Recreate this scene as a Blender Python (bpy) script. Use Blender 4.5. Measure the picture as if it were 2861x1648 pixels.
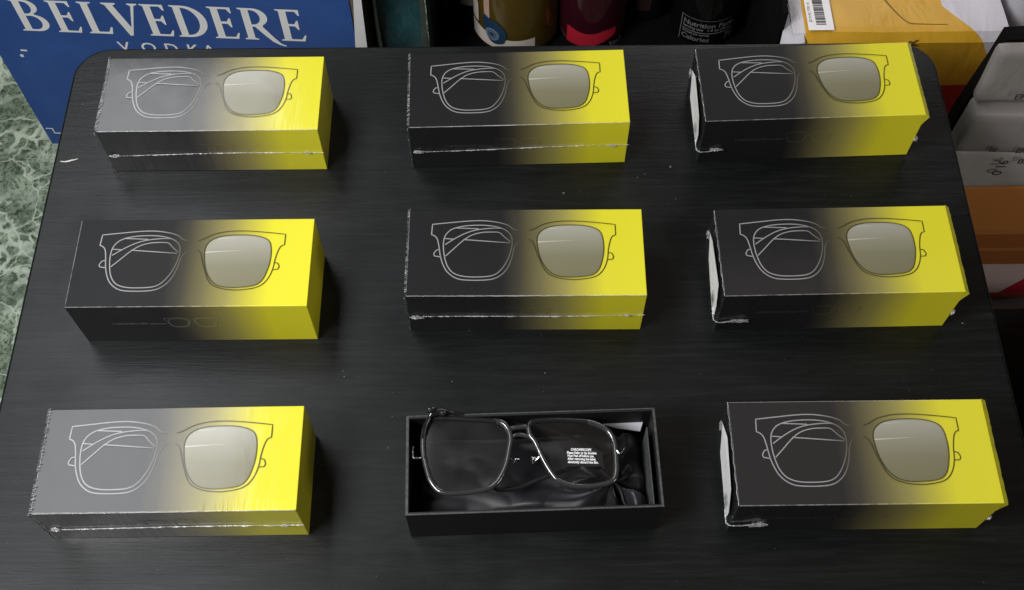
import bpy, bmesh, math, random
from mathutils import Vector, Matrix, noise
for o in list(bpy.data.objects): bpy.data.objects.remove(o)
S = bpy.context.scene
COL = S.collection
R = math.radians
rnd = random.Random(7)

# ------------------------------------------------------------------ camera
cd = bpy.data.cameras.new("Camera"); cam = bpy.data.objects.new("Camera", cd); COL.objects.link(cam)
cd.sensor_width = 36.0; cd.lens = 40.604; cd.clip_start = 0.01; cd.clip_end = 50
cam.matrix_world = Matrix.Translation((0, 0, 0.76468)) @ Matrix.Rotation(0.50197, 4, 'X') @ Matrix.Rotation(-0.00832, 4, 'Z')
S.camera = cam

# ------------------------------------------------------------------ world, lamps, exposure
W = bpy.data.worlds.new("World"); S.world = W; W.use_nodes = True
bg = W.node_tree.nodes['Background']; bg.inputs[0].default_value = (0.95, 0.97, 1.0, 1); bg.inputs[1].default_value = 0.014
S.view_settings.view_transform = 'Standard'; S.view_settings.look = 'None'
S.view_settings.exposure = 0; S.view_settings.gamma = 1; S.view_settings.use_curve_mapping = False

def area(name, loc, target, sx, sy, power, color):
    l = bpy.data.lights.new(name, 'AREA'); l.shape = 'RECTANGLE'; l.size = sx; l.size_y = sy; l.energy = power; l.color = color
    o = bpy.data.objects.new(name, l); COL.objects.link(o); o.location = loc
    d = Vector(target) - Vector(loc)
    o.rotation_euler = d.to_track_quat('-Z', 'Y').to_euler()
    return o
o_ = area("ceiling_lamp", (-0.725, 1.00, 1.30), (-0.52, 0.95, 0), 0.48, 1.32, 9.6, (0.95, 0.97, 1.0))
o_.rotation_euler = (0, R(-8), 0)
area("left_room_lamp", (-0.74, -0.06, 1.00), (0.0, 0.45, 0), 0.50, 0.40, 18.5, (0.99, 0.99, 1.0))
area("back_fill_light", (0.45, 1.42, 0.52), (0.40, 0.85, -0.1), 0.55, 0.26, 2.2, (1.0, 0.93, 0.92))  # added fill, out of view, to brighten the courier box lid
area("right_fill_light", (1.15, -0.35, 0.35), (0.50, 0.62, -0.2), 0.4, 0.4, 3.0, (1.0, 0.93, 0.88))  # added fill, out of view, for the fronts of the parcel stack
o_ = area("warm_ceiling_lamp", (0.55, 0.82, 1.55), (0.55, 0.82, 0), 1.0, 0.95, 1.0, (1.0, 0.86, 0.78))
o_.rotation_euler = (0, 0, 0)

# ------------------------------------------------------------------ material helpers
def mat(name, color=(0.5, 0.5, 0.5), rough=0.5, metal=0.0, spec=0.5, coat=0.0, coat_rough=0.1, trans=0.0):
    m = bpy.data.materials.new(name); m.use_nodes = True
    b = m.node_tree.nodes['Principled BSDF']
    b.inputs['Base Color'].default_value = (*color, 1); b.inputs['Roughness'].default_value = rough
    b.inputs['Metallic'].default_value = metal; b.inputs['Specular IOR Level'].default_value = spec
    b.inputs['Coat Weight'].default_value = coat; b.inputs['Coat Roughness'].default_value = coat_rough
    b.inputs['Transmission Weight'].default_value = trans
    return m
def NT(m): return m.node_tree.nodes, m.node_tree.links, m.node_tree.nodes['Principled BSDF']
def coords(m, scale=(1, 1, 1), kind='Object', rot=(0, 0, 0)):
    n, l, b = NT(m)
    t = n.new('ShaderNodeTexCoord'); mp = n.new('ShaderNodeMapping'); mp.inputs['Scale'].default_value = scale
    mp.inputs['Rotation'].default_value = rot
    l.new(t.outputs[kind], mp.inputs[0]); return mp.outputs[0]
def tex_noise(m, vec, scale, detail=4, rough=0.6, dist=0.0):
    n, l, b = NT(m); t = n.new('ShaderNodeTexNoise'); t.inputs['Scale'].default_value = scale
    t.inputs['Detail'].default_value = detail; t.inputs['Roughness'].default_value = rough; t.inputs['Distortion'].default_value = dist
    l.new(vec, t.inputs['Vector']); return t.outputs[0]
def ramp(m, fac, stops, interp='LINEAR'):
    n, l, b = NT(m); r = n.new('ShaderNodeValToRGB'); cr = r.color_ramp; cr.interpolation = interp
    while len(cr.elements) > 1: cr.elements.remove(cr.elements[0])
    for i, (p, c) in enumerate(stops):
        e = cr.elements[0] if i == 0 else cr.elements.new(p)
        e.position = p
        e.color = (*c, 1) if isinstance(c, tuple) else (c, c, c, 1)
    l.new(fac, r.inputs[0]); return r.outputs[0]
def bump(m, h, strength, dist, prev=None):
    n, l, b = NT(m); t = n.new('ShaderNodeBump'); t.inputs['Strength'].default_value = strength; t.inputs['Distance'].default_value = dist
    l.new(h, t.inputs['Height'])
    if prev: l.new(prev, t.inputs['Normal'])
    l.new(t.outputs[0], b.inputs['Normal']); return t.outputs[0]
def math_node(m, op, a, bb=None):
    n, l, b = NT(m); t = n.new('ShaderNodeMath'); t.operation = op
    for i, x in enumerate((a, bb)):
        if x is None: continue
        if isinstance(x, (int, float)): t.inputs[i].default_value = x
        else: l.new(x, t.inputs[i])
    return t.outputs[0]
def mixc(m, fac, a, bcol):
    n, l, b = NT(m); t = n.new('ShaderNodeMix'); t.data_type = 'RGBA'
    for i, x in ((0, fac), (6, a), (7, bcol)):
        if isinstance(x, (int, float)): t.inputs[i].default_value = x
        elif isinstance(x, tuple): t.inputs[i].default_value = (*x, 1)
        else: l.new(x, t.inputs[i])
    return t.outputs[2]
def worn(m, color, amount=0.25, scale=30, br=0.15, bscale=120, bd=0.0004):
    """subtle natural unevenness of tone, roughness and relief"""
    n, l, b = NT(m); v = coords(m)
    f = tex_noise(m, v, scale, 5, 0.65)
    d = tuple(c * (1 - amount) for c in color); u = tuple(min(1, c * (1 + amount * 0.6)) for c in color)
    l.new(ramp(m, f, [(0.3, d), (0.7, u)]), b.inputs['Base Color'])
    r0 = b.inputs['Roughness'].default_value
    l.new(ramp(m, tex_noise(m, v, scale * 1.7, 3), [(0.3, max(0.02, r0 - 0.08)), (0.7, min(1, r0 + 0.1))]), b.inputs['Roughness'])
    bump(m, tex_noise(m, v, bscale, 4), br, bd)
    return m

# ------------------------------------------------------------------ object helpers
def link(name, me, parent=None, loc=None, rot=None):
    o = bpy.data.objects.new(name, me); COL.objects.link(o)
    if parent: o.parent = parent
    if loc is not None: o.location = loc
    if rot is not None: o.rotation_euler = rot
    return o
def tag(o, label=None, cat=None, group=None, kind=None):
    if label: o['label'] = label
    if cat: o['category'] = cat
    if group: o['group'] = group
    if kind: o['kind'] = kind
    return o
def thing(name, label, cat, loc=(0, 0, 0), rotz=0, group=None):
    o = link(name, None, None, loc, (0, 0, rotz)); o.empty_display_size = 0.02
    return tag(o, label, cat, group)
def bmobj(name, bm, mats, parent=None, smooth=False, loc=None, rot=None):
    me = bpy.data.meshes.new(name); bm.to_mesh(me); bm.free()
    for m in (mats if isinstance(mats, (list, tuple)) else [mats]): me.materials.append(m)
    if smooth:
        for p in me.polygons: p.use_smooth = True
        me.set_sharp_from_angle(angle=R(48))
    return link(name, me, parent, loc, rot)
def bm_box(x0, x1, y0, y1, z0, z1, bevel=0.0, seg=2, bm=None, mi=0):
    nb = bmesh.new()
    bmesh.ops.create_cube(nb, size=1)
    for v in nb.verts:
        v.co = Vector((x0 + (v.co.x + .5) * (x1 - x0), y0 + (v.co.y + .5) * (y1 - y0), z0 + (v.co.z + .5) * (z1 - z0)))
    if bevel: bmesh.ops.bevel(nb, geom=nb.edges[:], offset=bevel, segments=seg, affect='EDGES', profile=0.5)
    for f in nb.faces: f.material_index = mi
    if bm is None: return nb
    me = bpy.data.meshes.new('tmp'); nb.to_mesh(me); nb.free(); bm.from_mesh(me); bpy.data.meshes.remove(me); return bm
def grid_box(x0, x1, y0, y1, z0, z1, n=(20, 8, 6)):
    """closed box with subdivided faces"""
    bm = bmesh.new(); nx, ny, nz = n
    def P(i, j, k): return (x0 + (x1 - x0) * i / nx, y0 + (y1 - y0) * j / ny, z0 + (z1 - z0) * k / nz)
    vs = {}
    def V(i, j, k):
        if (i, j, k) not in vs: vs[(i, j, k)] = bm.verts.new(P(i, j, k))
        return vs[(i, j, k)]
    for i in range(nx):
        for j in range(ny):
            bm.faces.new((V(i, j, nz), V(i + 1, j, nz), V(i + 1, j + 1, nz), V(i, j + 1, nz)))
            bm.faces.new((V(i, j, 0), V(i, j + 1, 0), V(i + 1, j + 1, 0), V(i + 1, j, 0)))
    for i in range(nx):
        for k in range(nz):
            bm.faces.new((V(i, 0, k), V(i + 1, 0, k), V(i + 1, 0, k + 1), V(i, 0, k + 1)))
            bm.faces.new((V(i, ny, k), V(i, ny, k + 1), V(i + 1, ny, k + 1), V(i + 1, ny, k)))
    for j in range(ny):
        for k in range(nz):
            bm.faces.new((V(0, j, k), V(0, j, k + 1), V(0, j + 1, k + 1), V(0, j + 1, k)))
            bm.faces.new((V(nx, j, k), V(nx, j + 1, k), V(nx, j + 1, k + 1), V(nx, j, k + 1)))
    return bm
def smooth_path(P, closed=False, sub=5):
    P = [Vector(p) for p in P]; n = len(P); out = []
    for i in range(n if closed else n - 1):
        a = P[(i - 1) % n] if closed or i > 0 else P[i]; b = P[i]; c = P[(i + 1) % n]
        d = P[(i + 2) % n] if closed or i + 2 < n else c
        # keep sharp corners sharp
        def sharp(u, v, w):
            e, f = (v - u), (w - v)
            return e.length > 0 and f.length > 0 and e.angle(f) > R(48)
        m1 = (c - a) * 0.5; m2 = (d - b) * 0.5
        if sharp(a, b, c): m1 = (c - b)
        if sharp(b, c, d): m2 = (c - b)
        for s in range(sub):
            t = s / sub; t2 = t * t; t3 = t2 * t
            out.append(b * (2 * t3 - 3 * t2 + 1) + m1 * (t3 - 2 * t2 + t) + c * (-2 * t3 + 3 * t2) + m2 * (t3 - t2))
    if not closed: out.append(P[-1])
    return out
def ribbon(bm, pts, w, closed, place, mi):
    """flat printed line; place maps (u, v) in metres to a point"""
    n = len(pts); L_, R_ = [], []
    for i in range(n):
        a = pts[(i - 1) % n] if closed or i > 0 else pts[i]; c = pts[(i + 1) % n] if closed or i < n - 1 else pts[i]
        t = (c - a); t = t.normalized() if t.length else Vector((1, 0)); nn = Vector((-t.y, t.x)) * w / 2
        L_.append(bm.verts.new(place(pts[i] + nn))); R_.append(bm.verts.new(place(pts[i] - nn)))
    for i in range(n if closed else n - 1):
        j = (i + 1) % n
        f = bm.faces.new((R_[i], R_[j], L_[j], L_[i])); f.material_index = mi
def tube(bm, pts, r, sides=8, closed=False, mi=0):
    pts = [Vector(p) for p in pts]; n = len(pts); rings = []
    up = Vector((0, 0, 1))
    for i in range(n):
        a = pts[(i - 1) % n] if closed or i > 0 else pts[i]; c = pts[(i + 1) % n] if closed or i < n - 1 else pts[i]
        t = (c - a).normalized(); s = t.cross(up)
        s = s.normalized() if s.length > 1e-4 else Vector((1, 0, 0)); q = s.cross(t)
        rr = r[i] if isinstance(r, list) else r
        ra, rb = rr if isinstance(rr, tuple) else (rr, rr)
        rings.append([bm.verts.new(pts[i] + s * ra * math.cos(2 * math.pi * k / sides) + q * rb * math.sin(2 * math.pi * k / sides)) for k in range(sides)])
    for i in range(n if closed else n - 1):
        A, B = rings[i], rings[(i + 1) % n]
        for k in range(sides):
            f = bm.faces.new((A[k], A[(k + 1) % sides], B[(k + 1) % sides], B[k])); f.smooth = True; f.material_index = mi
    if not closed:
        bm.faces.new(rings[0][::-1]).material_index = mi; bm.faces.new(rings[-1]).material_index = mi
    return bm
def lathe(profile, seg=40):
    bm = bmesh.new(); rings = []
    for r, z in profile:
        rings.append([bm.verts.new((r * math.cos(2 * math.pi * k / seg), r * math.sin(2 * math.pi * k / seg), z)) for k in range(seg)] if r > 1e-6 else [bm.verts.new((0, 0, z))])
    for A, B in zip(rings, rings[1:]):
        for k in range(seg):
            k2 = (k + 1) % seg
            if len(A) == 1: bm.faces.new((A[0], B[k2], B[k]))
            elif len(B) == 1: bm.faces.new((A[k], A[k2], B[0]))
            else: bm.faces.new((A[k], A[k2], B[k2], B[k]))
    bmesh.ops.recalc_face_normals(bm, faces=bm.faces[:]); return bm
def poly_prism(bm, pts2, place, depth_vec, mi=0):
    """filled outline with a little thickness"""
    a = [bm.verts.new(place(Vector(p))) for p in pts2]; b = [bm.verts.new(v.co + depth_vec) for v in a]
    f1 = bm.faces.new(a); f2 = bm.faces.new(b[::-1]); f1.material_index = f2.material_index = mi
    for i in range(len(a)):
        j = (i + 1) % len(a); bm.faces.new((a[i], b[i], b[j], a[j])).material_index = mi
def curve_mesh(splines, extrude=0.0):
    cu = bpy.data.curves.new('tmp', 'CURVE'); cu.dimensions = '2D'; cu.fill_mode = 'BOTH'; cu.extrude = extrude
    for pts in splines:
        sp = cu.splines.new('POLY'); sp.points.add(len(pts) - 1); sp.use_cyclic_u = True
        for p, q in zip(sp.points, pts): p.co = (q[0], q[1], 0, 1)
    o = bpy.data.objects.new('tmp', cu); COL.objects.link(o)
    bpy.context.view_layer.update()
    me = bpy.data.meshes.new_from_object(o.evaluated_get(bpy.context.evaluated_depsgraph_get()))
    bpy.data.objects.remove(o); bpy.data.curves.remove(cu); return me
def text_mesh(s, size, extrude=0.0, align='LEFT', bold=0.0):
    cu = bpy.data.curves.new('tmp', 'FONT'); cu.body = s; cu.size = size; cu.extrude = extrude; cu.align_x = align; cu.offset = bold
    cu.resolution_u = 3
    o = bpy.data.objects.new('tmp', cu); COL.objects.link(o)
    bpy.context.view_layer.update()
    me = bpy.data.meshes.new_from_object(o.evaluated_get(bpy.context.evaluated_depsgraph_get()))
    bpy.data.objects.remove(o); bpy.data.curves.remove(cu); return me
def add_mesh(bm, me, M, mi=0):
    n0 = len(bm.faces); nv = len(bm.verts)
    bm.from_mesh(me); bm.verts.ensure_lookup_table(); bm.faces.ensure_lookup_table()
    for v in bm.verts[nv:]: v.co = (M @ v.co) if isinstance(M, Matrix) else Vector(M(v.co))
    for f in bm.faces[n0:]: f.material_index = mi
    bpy.data.meshes.remove(me)

# ================================================================== MATERIALS
CL, CW, CH = 0.1700, 0.07235, 0.0522        # carton length, width, height

def carton_u(m):
    n, l, b = NT(m); t = n.new('ShaderNodeTexCoord'); s = n.new('ShaderNodeSeparateXYZ'); l.new(t.outputs['Object'], s.inputs[0])
    return math_node(m, 'ADD', math_node(m, 'DIVIDE', s.outputs[0], CL), 0.5), s
GRAD = [(0.0, (0.0095, 0.0100, 0.0108)), (0.40, (0.0125, 0.0125, 0.0128)), (0.47, (0.045, 0.040, 0.026)), (0.56, (0.150, 0.130, 0.052)),
        (0.66, (0.300, 0.265, 0.070)), (0.75, (0.520, 0.465, 0.045)), (0.83, (0.72, 0.665, 0.026)), (1.0, (0.76, 0.705, 0.026))]
m_carton = mat('carton_print', rough=0.46, spec=0.24)
n, l, b = NT(m_carton); u_, _ = carton_u(m_carton)
l.new(ramp(m_carton, u_, GRAD), b.inputs['Base Color'])
v = coords(m_carton)
l.new(ramp(m_carton, tex_noise(m_carton, v, 60, 5), [(0.3, 0.47), (0.75, 0.53)]), b.inputs['Roughness'])
bump(m_carton, tex_noise(m_carton, v, 900, 3), 0.08, 0.0002)
m_line = mat('line_print', rough=0.5, spec=0.3)
n, l, b = NT(m_line); u_, _ = carton_u(m_line)
l.new(ramp(m_line, u_, [(0.0, (0.32, 0.315, 0.315)), (0.34, (0.29, 0.285, 0.285)), (0.43, (0.12, 0.113, 0.10)), (0.475, (0.055, 0.05, 0.035)), (0.505, (0.07, 0.062, 0.030)),
                        (0.54, (0.055, 0.048, 0.018)), (0.60, (0.060, 0.052, 0.012)), (1.0, (0.13, 0.115, 0.008))]), b.inputs['Base Color'])
m_line_dim = mat('dim_line_print', rough=0.5, spec=0.3)
n, l, b = NT(m_line_dim); u_, _ = carton_u(m_line_dim)
l.new(ramp(m_line_dim, u_, [(0.0, (0.12, 0.12, 0.12)), (0.40, (0.10, 0.10, 0.09)), (0.46, (0.15, 0.14, 0.10)), (0.60, (0.30, 0.28, 0.10)), (1, (0.45, 0.4, 0.04))]), b.inputs['Base Color'])
m_tint = mat('lens_print', rough=0.42, spec=0.45)
n, l, b = NT(m_tint); u_, s_ = carton_u(m_tint)
vv = math_node(m_tint, 'ADD', math_node(m_tint, 'DIVIDE', s_.outputs[1], CW), 0.5)
l.new(ramp(m_tint, vv, [(0.20, (0.180, 0.168, 0.090)), (0.45, (0.205, 0.194, 0.118)), (0.60, (0.27, 0.26, 0.185)), (0.82, (0.38, 0.372, 0.31))]), b.inputs['Base Color'])
m_edge = mat('rubbed_lit_edge', rough=0.6, spec=0.3)  # worn paper, with the light caught by the bevel painted in
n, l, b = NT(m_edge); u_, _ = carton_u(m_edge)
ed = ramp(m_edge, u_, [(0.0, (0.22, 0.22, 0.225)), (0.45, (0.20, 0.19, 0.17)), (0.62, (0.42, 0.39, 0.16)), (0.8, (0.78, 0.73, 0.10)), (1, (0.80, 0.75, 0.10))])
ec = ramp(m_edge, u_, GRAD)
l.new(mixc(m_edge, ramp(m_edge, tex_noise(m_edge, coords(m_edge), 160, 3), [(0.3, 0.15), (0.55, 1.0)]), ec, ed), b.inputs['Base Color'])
m_glint = mat('glint_print', (0.46, 0.45, 0.37), 0.4)
m_white_print = mat('white_print', (0.85, 0.85, 0.85), 0.5)
m_dimtext = mat('small_text_print', (0.16, 0.16, 0.16), 0.5)

def wrapped(m):
    '''the same print seen through tight clear film'''
    c = m.copy(); c.name = m.name + '_under_film'; n, l, b = NT(c)
    b.inputs['Specular IOR Level'].default_value = 0.2; b.inputs['Coat Weight'].default_value = 1.0; b.inputs['Coat Roughness'].default_value = 0.13; b.inputs['Coat IOR'].default_value = 1.52
    v = coords(c, (1, 0.4, 1)); t = n.new('ShaderNodeBump'); t.inputs['Strength'].default_value = 0.11; t.inputs['Distance'].default_value = 0.0006
    l.new(tex_noise(c, v, 95, 3), t.inputs['Height'])
    # short upright puckers close to the front edge
    v2 = coords(c, (1, 0.05, 0.05)); t2 = n.new('ShaderNodeBump'); t2.inputs['Distance'].default_value = 0.0006
    l.new(tex_noise(c, v2, 330, 2), t2.inputs['Height']); l.new(t.outputs[0], t2.inputs['Normal'])
    tc = n.new('ShaderNodeTexCoord'); sp = n.new('ShaderNodeSeparateXYZ'); l.new(tc.outputs['Object'], sp.inputs[0])
    k = n.new('ShaderNodeMapRange'); k.inputs['From Min'].default_value = -CW / 2 + 0.010; k.inputs['From Max'].default_value = -CW / 2; k.inputs['To Min'].default_value = 0.0; k.inputs['To Max'].default_value = 0.32
    l.new(sp.outputs[1], k.inputs[0]); l.new(k.outputs[0], t2.inputs['Strength']); l.new(t2.outputs[0], b.inputs['Coat Normal'])
    rg = ramp(c, tex_noise(c, coords(c), 40, 3), [(0.3, 0.09), (0.7, 0.17)]); l.new(rg, b.inputs['Coat Roughness'])
    return c
def film_material(name, milky=0.05, wr=0.5, rough=0.22, tint=(1, 1, 1), ior=1.45, scale=160, gain=1.0):
    m = bpy.data.materials.new(name); m.use_nodes = True; n = m.node_tree.nodes; l = m.node_tree.links
    for x in list(n): n.remove(x)
    out = n.new('ShaderNodeOutputMaterial'); tr = n.new('ShaderNodeBsdfTransparent'); tr.inputs[0].default_value = (*tint, 1)
    gl = n.new('ShaderNodeBsdfGlossy'); gl.inputs['Roughness'].default_value = rough; df = n.new('ShaderNodeBsdfDiffuse'); df.inputs[0].default_value = (0.8, 0.8, 0.8, 1)
    tc = n.new('ShaderNodeTexCoord'); no = n.new('ShaderNodeTexNoise'); no.inputs['Scale'].default_value = scale; no.inputs['Detail'].default_value = 3
    mp = n.new('ShaderNodeMapping'); mp.inputs['Scale'].default_value = (1, 0.35, 1); l.new(tc.outputs['Object'], mp.inputs[0]); l.new(mp.outputs[0], no.inputs['Vector'])
    bp = n.new('ShaderNodeBump'); bp.inputs['Strength'].default_value = wr; bp.inputs['Distance'].default_value = 0.0006; l.new(no.outputs[0], bp.inputs['Height'])
    fr = n.new('ShaderNodeFresnel'); fr.inputs['IOR'].default_value = ior; l.new(bp.outputs[0], fr.inputs['Normal']); l.new(bp.outputs[0], gl.inputs['Normal'])
    mu = n.new('ShaderNodeMath'); mu.operation = 'MULTIPLY'; mu.inputs[1].default_value = gain; mu.use_clamp = True; l.new(fr.outputs[0], mu.inputs[0])
    # slightly cloudy in patches
    n2 = n.new('ShaderNodeTexNoise'); n2.inputs['Scale'].default_value = 35; l.new(tc.outputs['Object'], n2.inputs['Vector'])
    cr = n.new('ShaderNodeMapRange'); cr.inputs['From Min'].default_value = 0.35; cr.inputs['From Max'].default_value = 0.75; cr.inputs['To Min'].default_value = milky * 0.3; cr.inputs['To Max'].default_value = milky * 1.7
    l.new(n2.outputs[0], cr.inputs[0])
    m1 = n.new('ShaderNodeMixShader'); m2 = n.new('ShaderNodeMixShader')
    l.new(cr.outputs[0], m1.inputs[0]); l.new(tr.outputs[0], m1.inputs[1]); l.new(df.outputs[0], m1.inputs[2])
    l.new(mu.outputs[0], m2.inputs[0]); l.new(m1.outputs[0], m2.inputs[1]); l.new(gl.outputs[0], m2.inputs[2]); l.new(m2.outputs[0], out.inputs[0])
    return m
m_crimp = film_material('crimped_film', 0.45, 0.9, 0.22, scale=500, gain=2.0)
m_seam = film_material('welded_film', 0.36, 0.9, 0.22, scale=500, gain=1.6)
m_knot = film_material('gathered_film', 0.50, 1.0, 0.2, scale=420, gain=2.2)
m_lens_film = film_material('filmed_lens', 0.012, 0.35, 0.22, tint=(0.8, 0.78, 0.75), ior=1.5, scale=40, gain=1.1)
m_lens = film_material('clear_lens', 0.004, 0.02, 0.10, tint=(0.80, 0.78, 0.75), ior=1.5, scale=15, gain=0.9)
m_tape = film_material('clear_tape', 0.35, 0.5, 0.25, gain=1.5)

# black laminate with an open grain running across the table
m_table = mat('black_woodgrain', rough=0.36, spec=0.33)
n, l, b = NT(m_table)
v1 = coords(m_table, (2.6, 36, 1), rot=(0, 0, 0.02)); f1 = tex_noise(m_table, v1, 3.2, 9, 0.70, 1.4)
v2 = coords(m_table, (9, 150, 1)); f2 = tex_noise(m_table, v2, 3.0, 5, 0.7, 0.2)
v3 = coords(m_table); f3 = tex_noise(m_table, v3, 9, 4, 0.6, 0.3); f4 = tex_noise(m_table, v3, 2.6, 5, 0.6, 0.8)
f5 = tex_noise(m_table, v3, 700, 2, 0.5)
c1 = ramp(m_table, f1, [(0.30, (0.0030, 0.0036, 0.0036)), (0.5, (0.0068, 0.0078, 0.0078)), (0.70, (0.0145, 0.0160, 0.0160))])
c2 = mixc(m_table, ramp(m_table, f2, [(0.40, 0.0), (0.62, 0.6)]), c1, (0.0028, 0.0032, 0.0032))
l.new(c2, b.inputs['Base Color'])
rr = math_node(m_table, 'ADD', ramp(m_table, f3, [(0.32, 0.29), (0.7, 0.38)]), ramp(m_table, f4, [(0.47, 0.0), (0.56, 0.10)]))
l.new(rr, b.inputs['Roughness'])
bp = bump(m_table, f1, 0.16, 0.0010); bp = bump(m_table, f2, 0.22, 0.0006, bp); bump(m_table, f5, 0.10, 0.0003, bp)
m_chip = mat('raw_chipped_board', (0.62, 0.60, 0.55), 0.7)
m_leg = mat('black_leg', (0.012, 0.012, 0.012), 0.45)

# green vinyl marble
m_floor = mat('green_marble', rough=0.30, spec=0.4)
n, l, b = NT(m_floor)
v = coords(m_floor)
w1 = n.new('ShaderNodeTexNoise'); w1.inputs['Scale'].default_value = 22; w1.inputs['Detail'].default_value = 9; l.new(v, w1.inputs['Vector'])
vm = n.new('ShaderNodeVectorMath'); vm.operation = 'MULTIPLY_ADD'; l.new(w1.outputs['Color'], vm.inputs[0]); vm.inputs[1].default_value = (0.055, 0.055, 0.055); l.new(v, vm.inputs[2])
def veins(scale, wdt, blur=0.5):
    t = n.new('ShaderNodeTexVoronoi'); t.feature = 'DISTANCE_TO_EDGE'; t.inputs['Scale'].default_value = scale; l.new(vm.outputs[0], t.inputs['Vector'])
    return ramp(m_floor, t.outputs['Distance'], [(0.0, 1.0), (wdt * blur, 0.75), (wdt, 0.0)])
patch = tex_noise(m_floor, v, 17, 8, 0.70, 1.0)
fine = tex_noise(m_floor, v, 105, 9, 0.80, 1.2)
base = ramp(m_floor, patch, [(0.30, (0.055, 0.080, 0.050)), (0.45, (0.110, 0.150, 0.100)), (0.60, (0.190, 0.245, 0.175)), (0.75, (0.11, 0.15, 0.10))])
base = mixc(m_floor, ramp(m_floor, fine, [(0.43, 0.85), (0.50, 0.0)]), base, (0.026, 0.040, 0.022))
base = mixc(m_floor, ramp(m_floor, fine, [(0.53, 0.0), (0.60, 0.6)]), base, (0.33, 0.40, 0.29))
vm1 = math_node(m_floor, 'MULTIPLY', veins(42, 0.13, 0.8), ramp(m_floor, tex_noise(m_floor, v, 13, 4), [(0.44, 0.0), (0.60, 1.0)]))
vm2 = math_node(m_floor, 'MULTIPLY', veins(110, 0.15, 0.8), ramp(m_floor, tex_noise(m_floor, v, 20, 4), [(0.47, 0.0), (0.60, 0.9)]))
vm3 = math_node(m_floor, 'MULTIPLY', veins(13, 0.016, 0.8), 0.6)
base = mixc(m_floor, vm2, base, (0.36, 0.43, 0.32)); base = mixc(m_floor, vm1, base, (0.52, 0.60, 0.48)); base = mixc(m_floor, vm3, base, (0.62, 0.70, 0.58))
l.new(base, b.inputs['Base Color'])
bump(m_floor, fine, 0.05, 0.001)

# ================================================================== SETTING
FZ = -0.50
bm = bmesh.new(); q = 3.0
bm.faces.new([bm.verts.new(p) for p in ((-q, -q, FZ), (q, -q, FZ), (q, q + 1, FZ), (-q, q + 1, FZ))])
tag(bmobj('floor', bm, m_floor), kind='structure')

# ================================================================== TRAY TABLE
table = thing('tray_table', 'black wood grain folding tray table with rounded corners holding all the eyewear boxes', 'table', (0, 0, 0))
X0, X1, Y0, Y1, TR_ = -0.3700, 0.3612, 0.085, 0.6620, 0.028
def rrect(x0, x1, y0, y1, r, seg=10):
    P = []
    for cx, cy, a0 in ((x1 - r, y1 - r, 0), (x0 + r, y1 - r, 90), (x0 + r, y0 + r, 180), (x1 - r, y0 + r, 270)):
        for k in range(seg + 1):
            a = R(a0 + 90 * k / seg); P.append((cx + r * math.cos(a), cy + r * math.sin(a)))
    return P
bm = bmesh.new(); rings = []
for off, z in ((0.0, 0.0), (-0.0012, -0.0004), (-0.0022, -0.0016), (-0.0026, -0.0034), (-0.0026, -0.0120), (-0.0010, -0.0140), (0.004, -0.0145)):
    # off negative = outwards
    rings.append([bm.verts.new((x, y, z)) for x, y in rrect(X0 + 0.0026 + off, X1 - 0.0026 - off, Y0 + off, Y1 - off, TR_ - off)])
bm.faces.new(rings[0]); bm.faces.new(rings[-1][::-1])
for A, B in zip(rings, rings[1:]):
    for i in range(len(A)):
        j = (i + 1) % len(A); f = bm.faces.new((A[i], B[i], B[j], A[j])); f.smooth = True
bmesh.ops.recalc_face_normals(bm, faces=bm.faces[:])
bmobj('table_top', bm, m_table, table)
for sx in (-0.30, 0.29):
    for a, c in ((0.12, 0.60), (0.60, 0.12)):
        bm = bmesh.new(); tube(bm, [(sx + (0.012 if a > c else 0), a, -0.02), (sx + (0.012 if a > c else 0), c, FZ)], 0.010, 8)
        bmobj('leg', bm, m_leg, table)
# paint chip near the left edge
bm = bmesh.new(); pp = smooth_path([(-0.3640, 0.5462), (-0.3605, 0.5458), (-0.3570, 0.5464), (-0.3535, 0.5474), (-0.3500, 0.5486)], sub=4)
n_ = len(pp); top = []; bot = []
for i, p in enumerate(pp):
    w = 0.0006 * math.sin(math.pi * min(1, (i + 0.6) / n_)) + 0.0002
    top.append(bm.verts.new((p.x, p.y + w * rnd.uniform(.6, 1.2), 0.00035))); bot.append(bm.verts.new((p.x, p.y - w * rnd.uniform(.6, 1.2), 0.00035)))
for i in range(n_ - 1): bm.faces.new((bot[i], bot[i + 1], top[i + 1], top[i]))
bmobj('chipped_spot', bm, m_chip, table)

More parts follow.
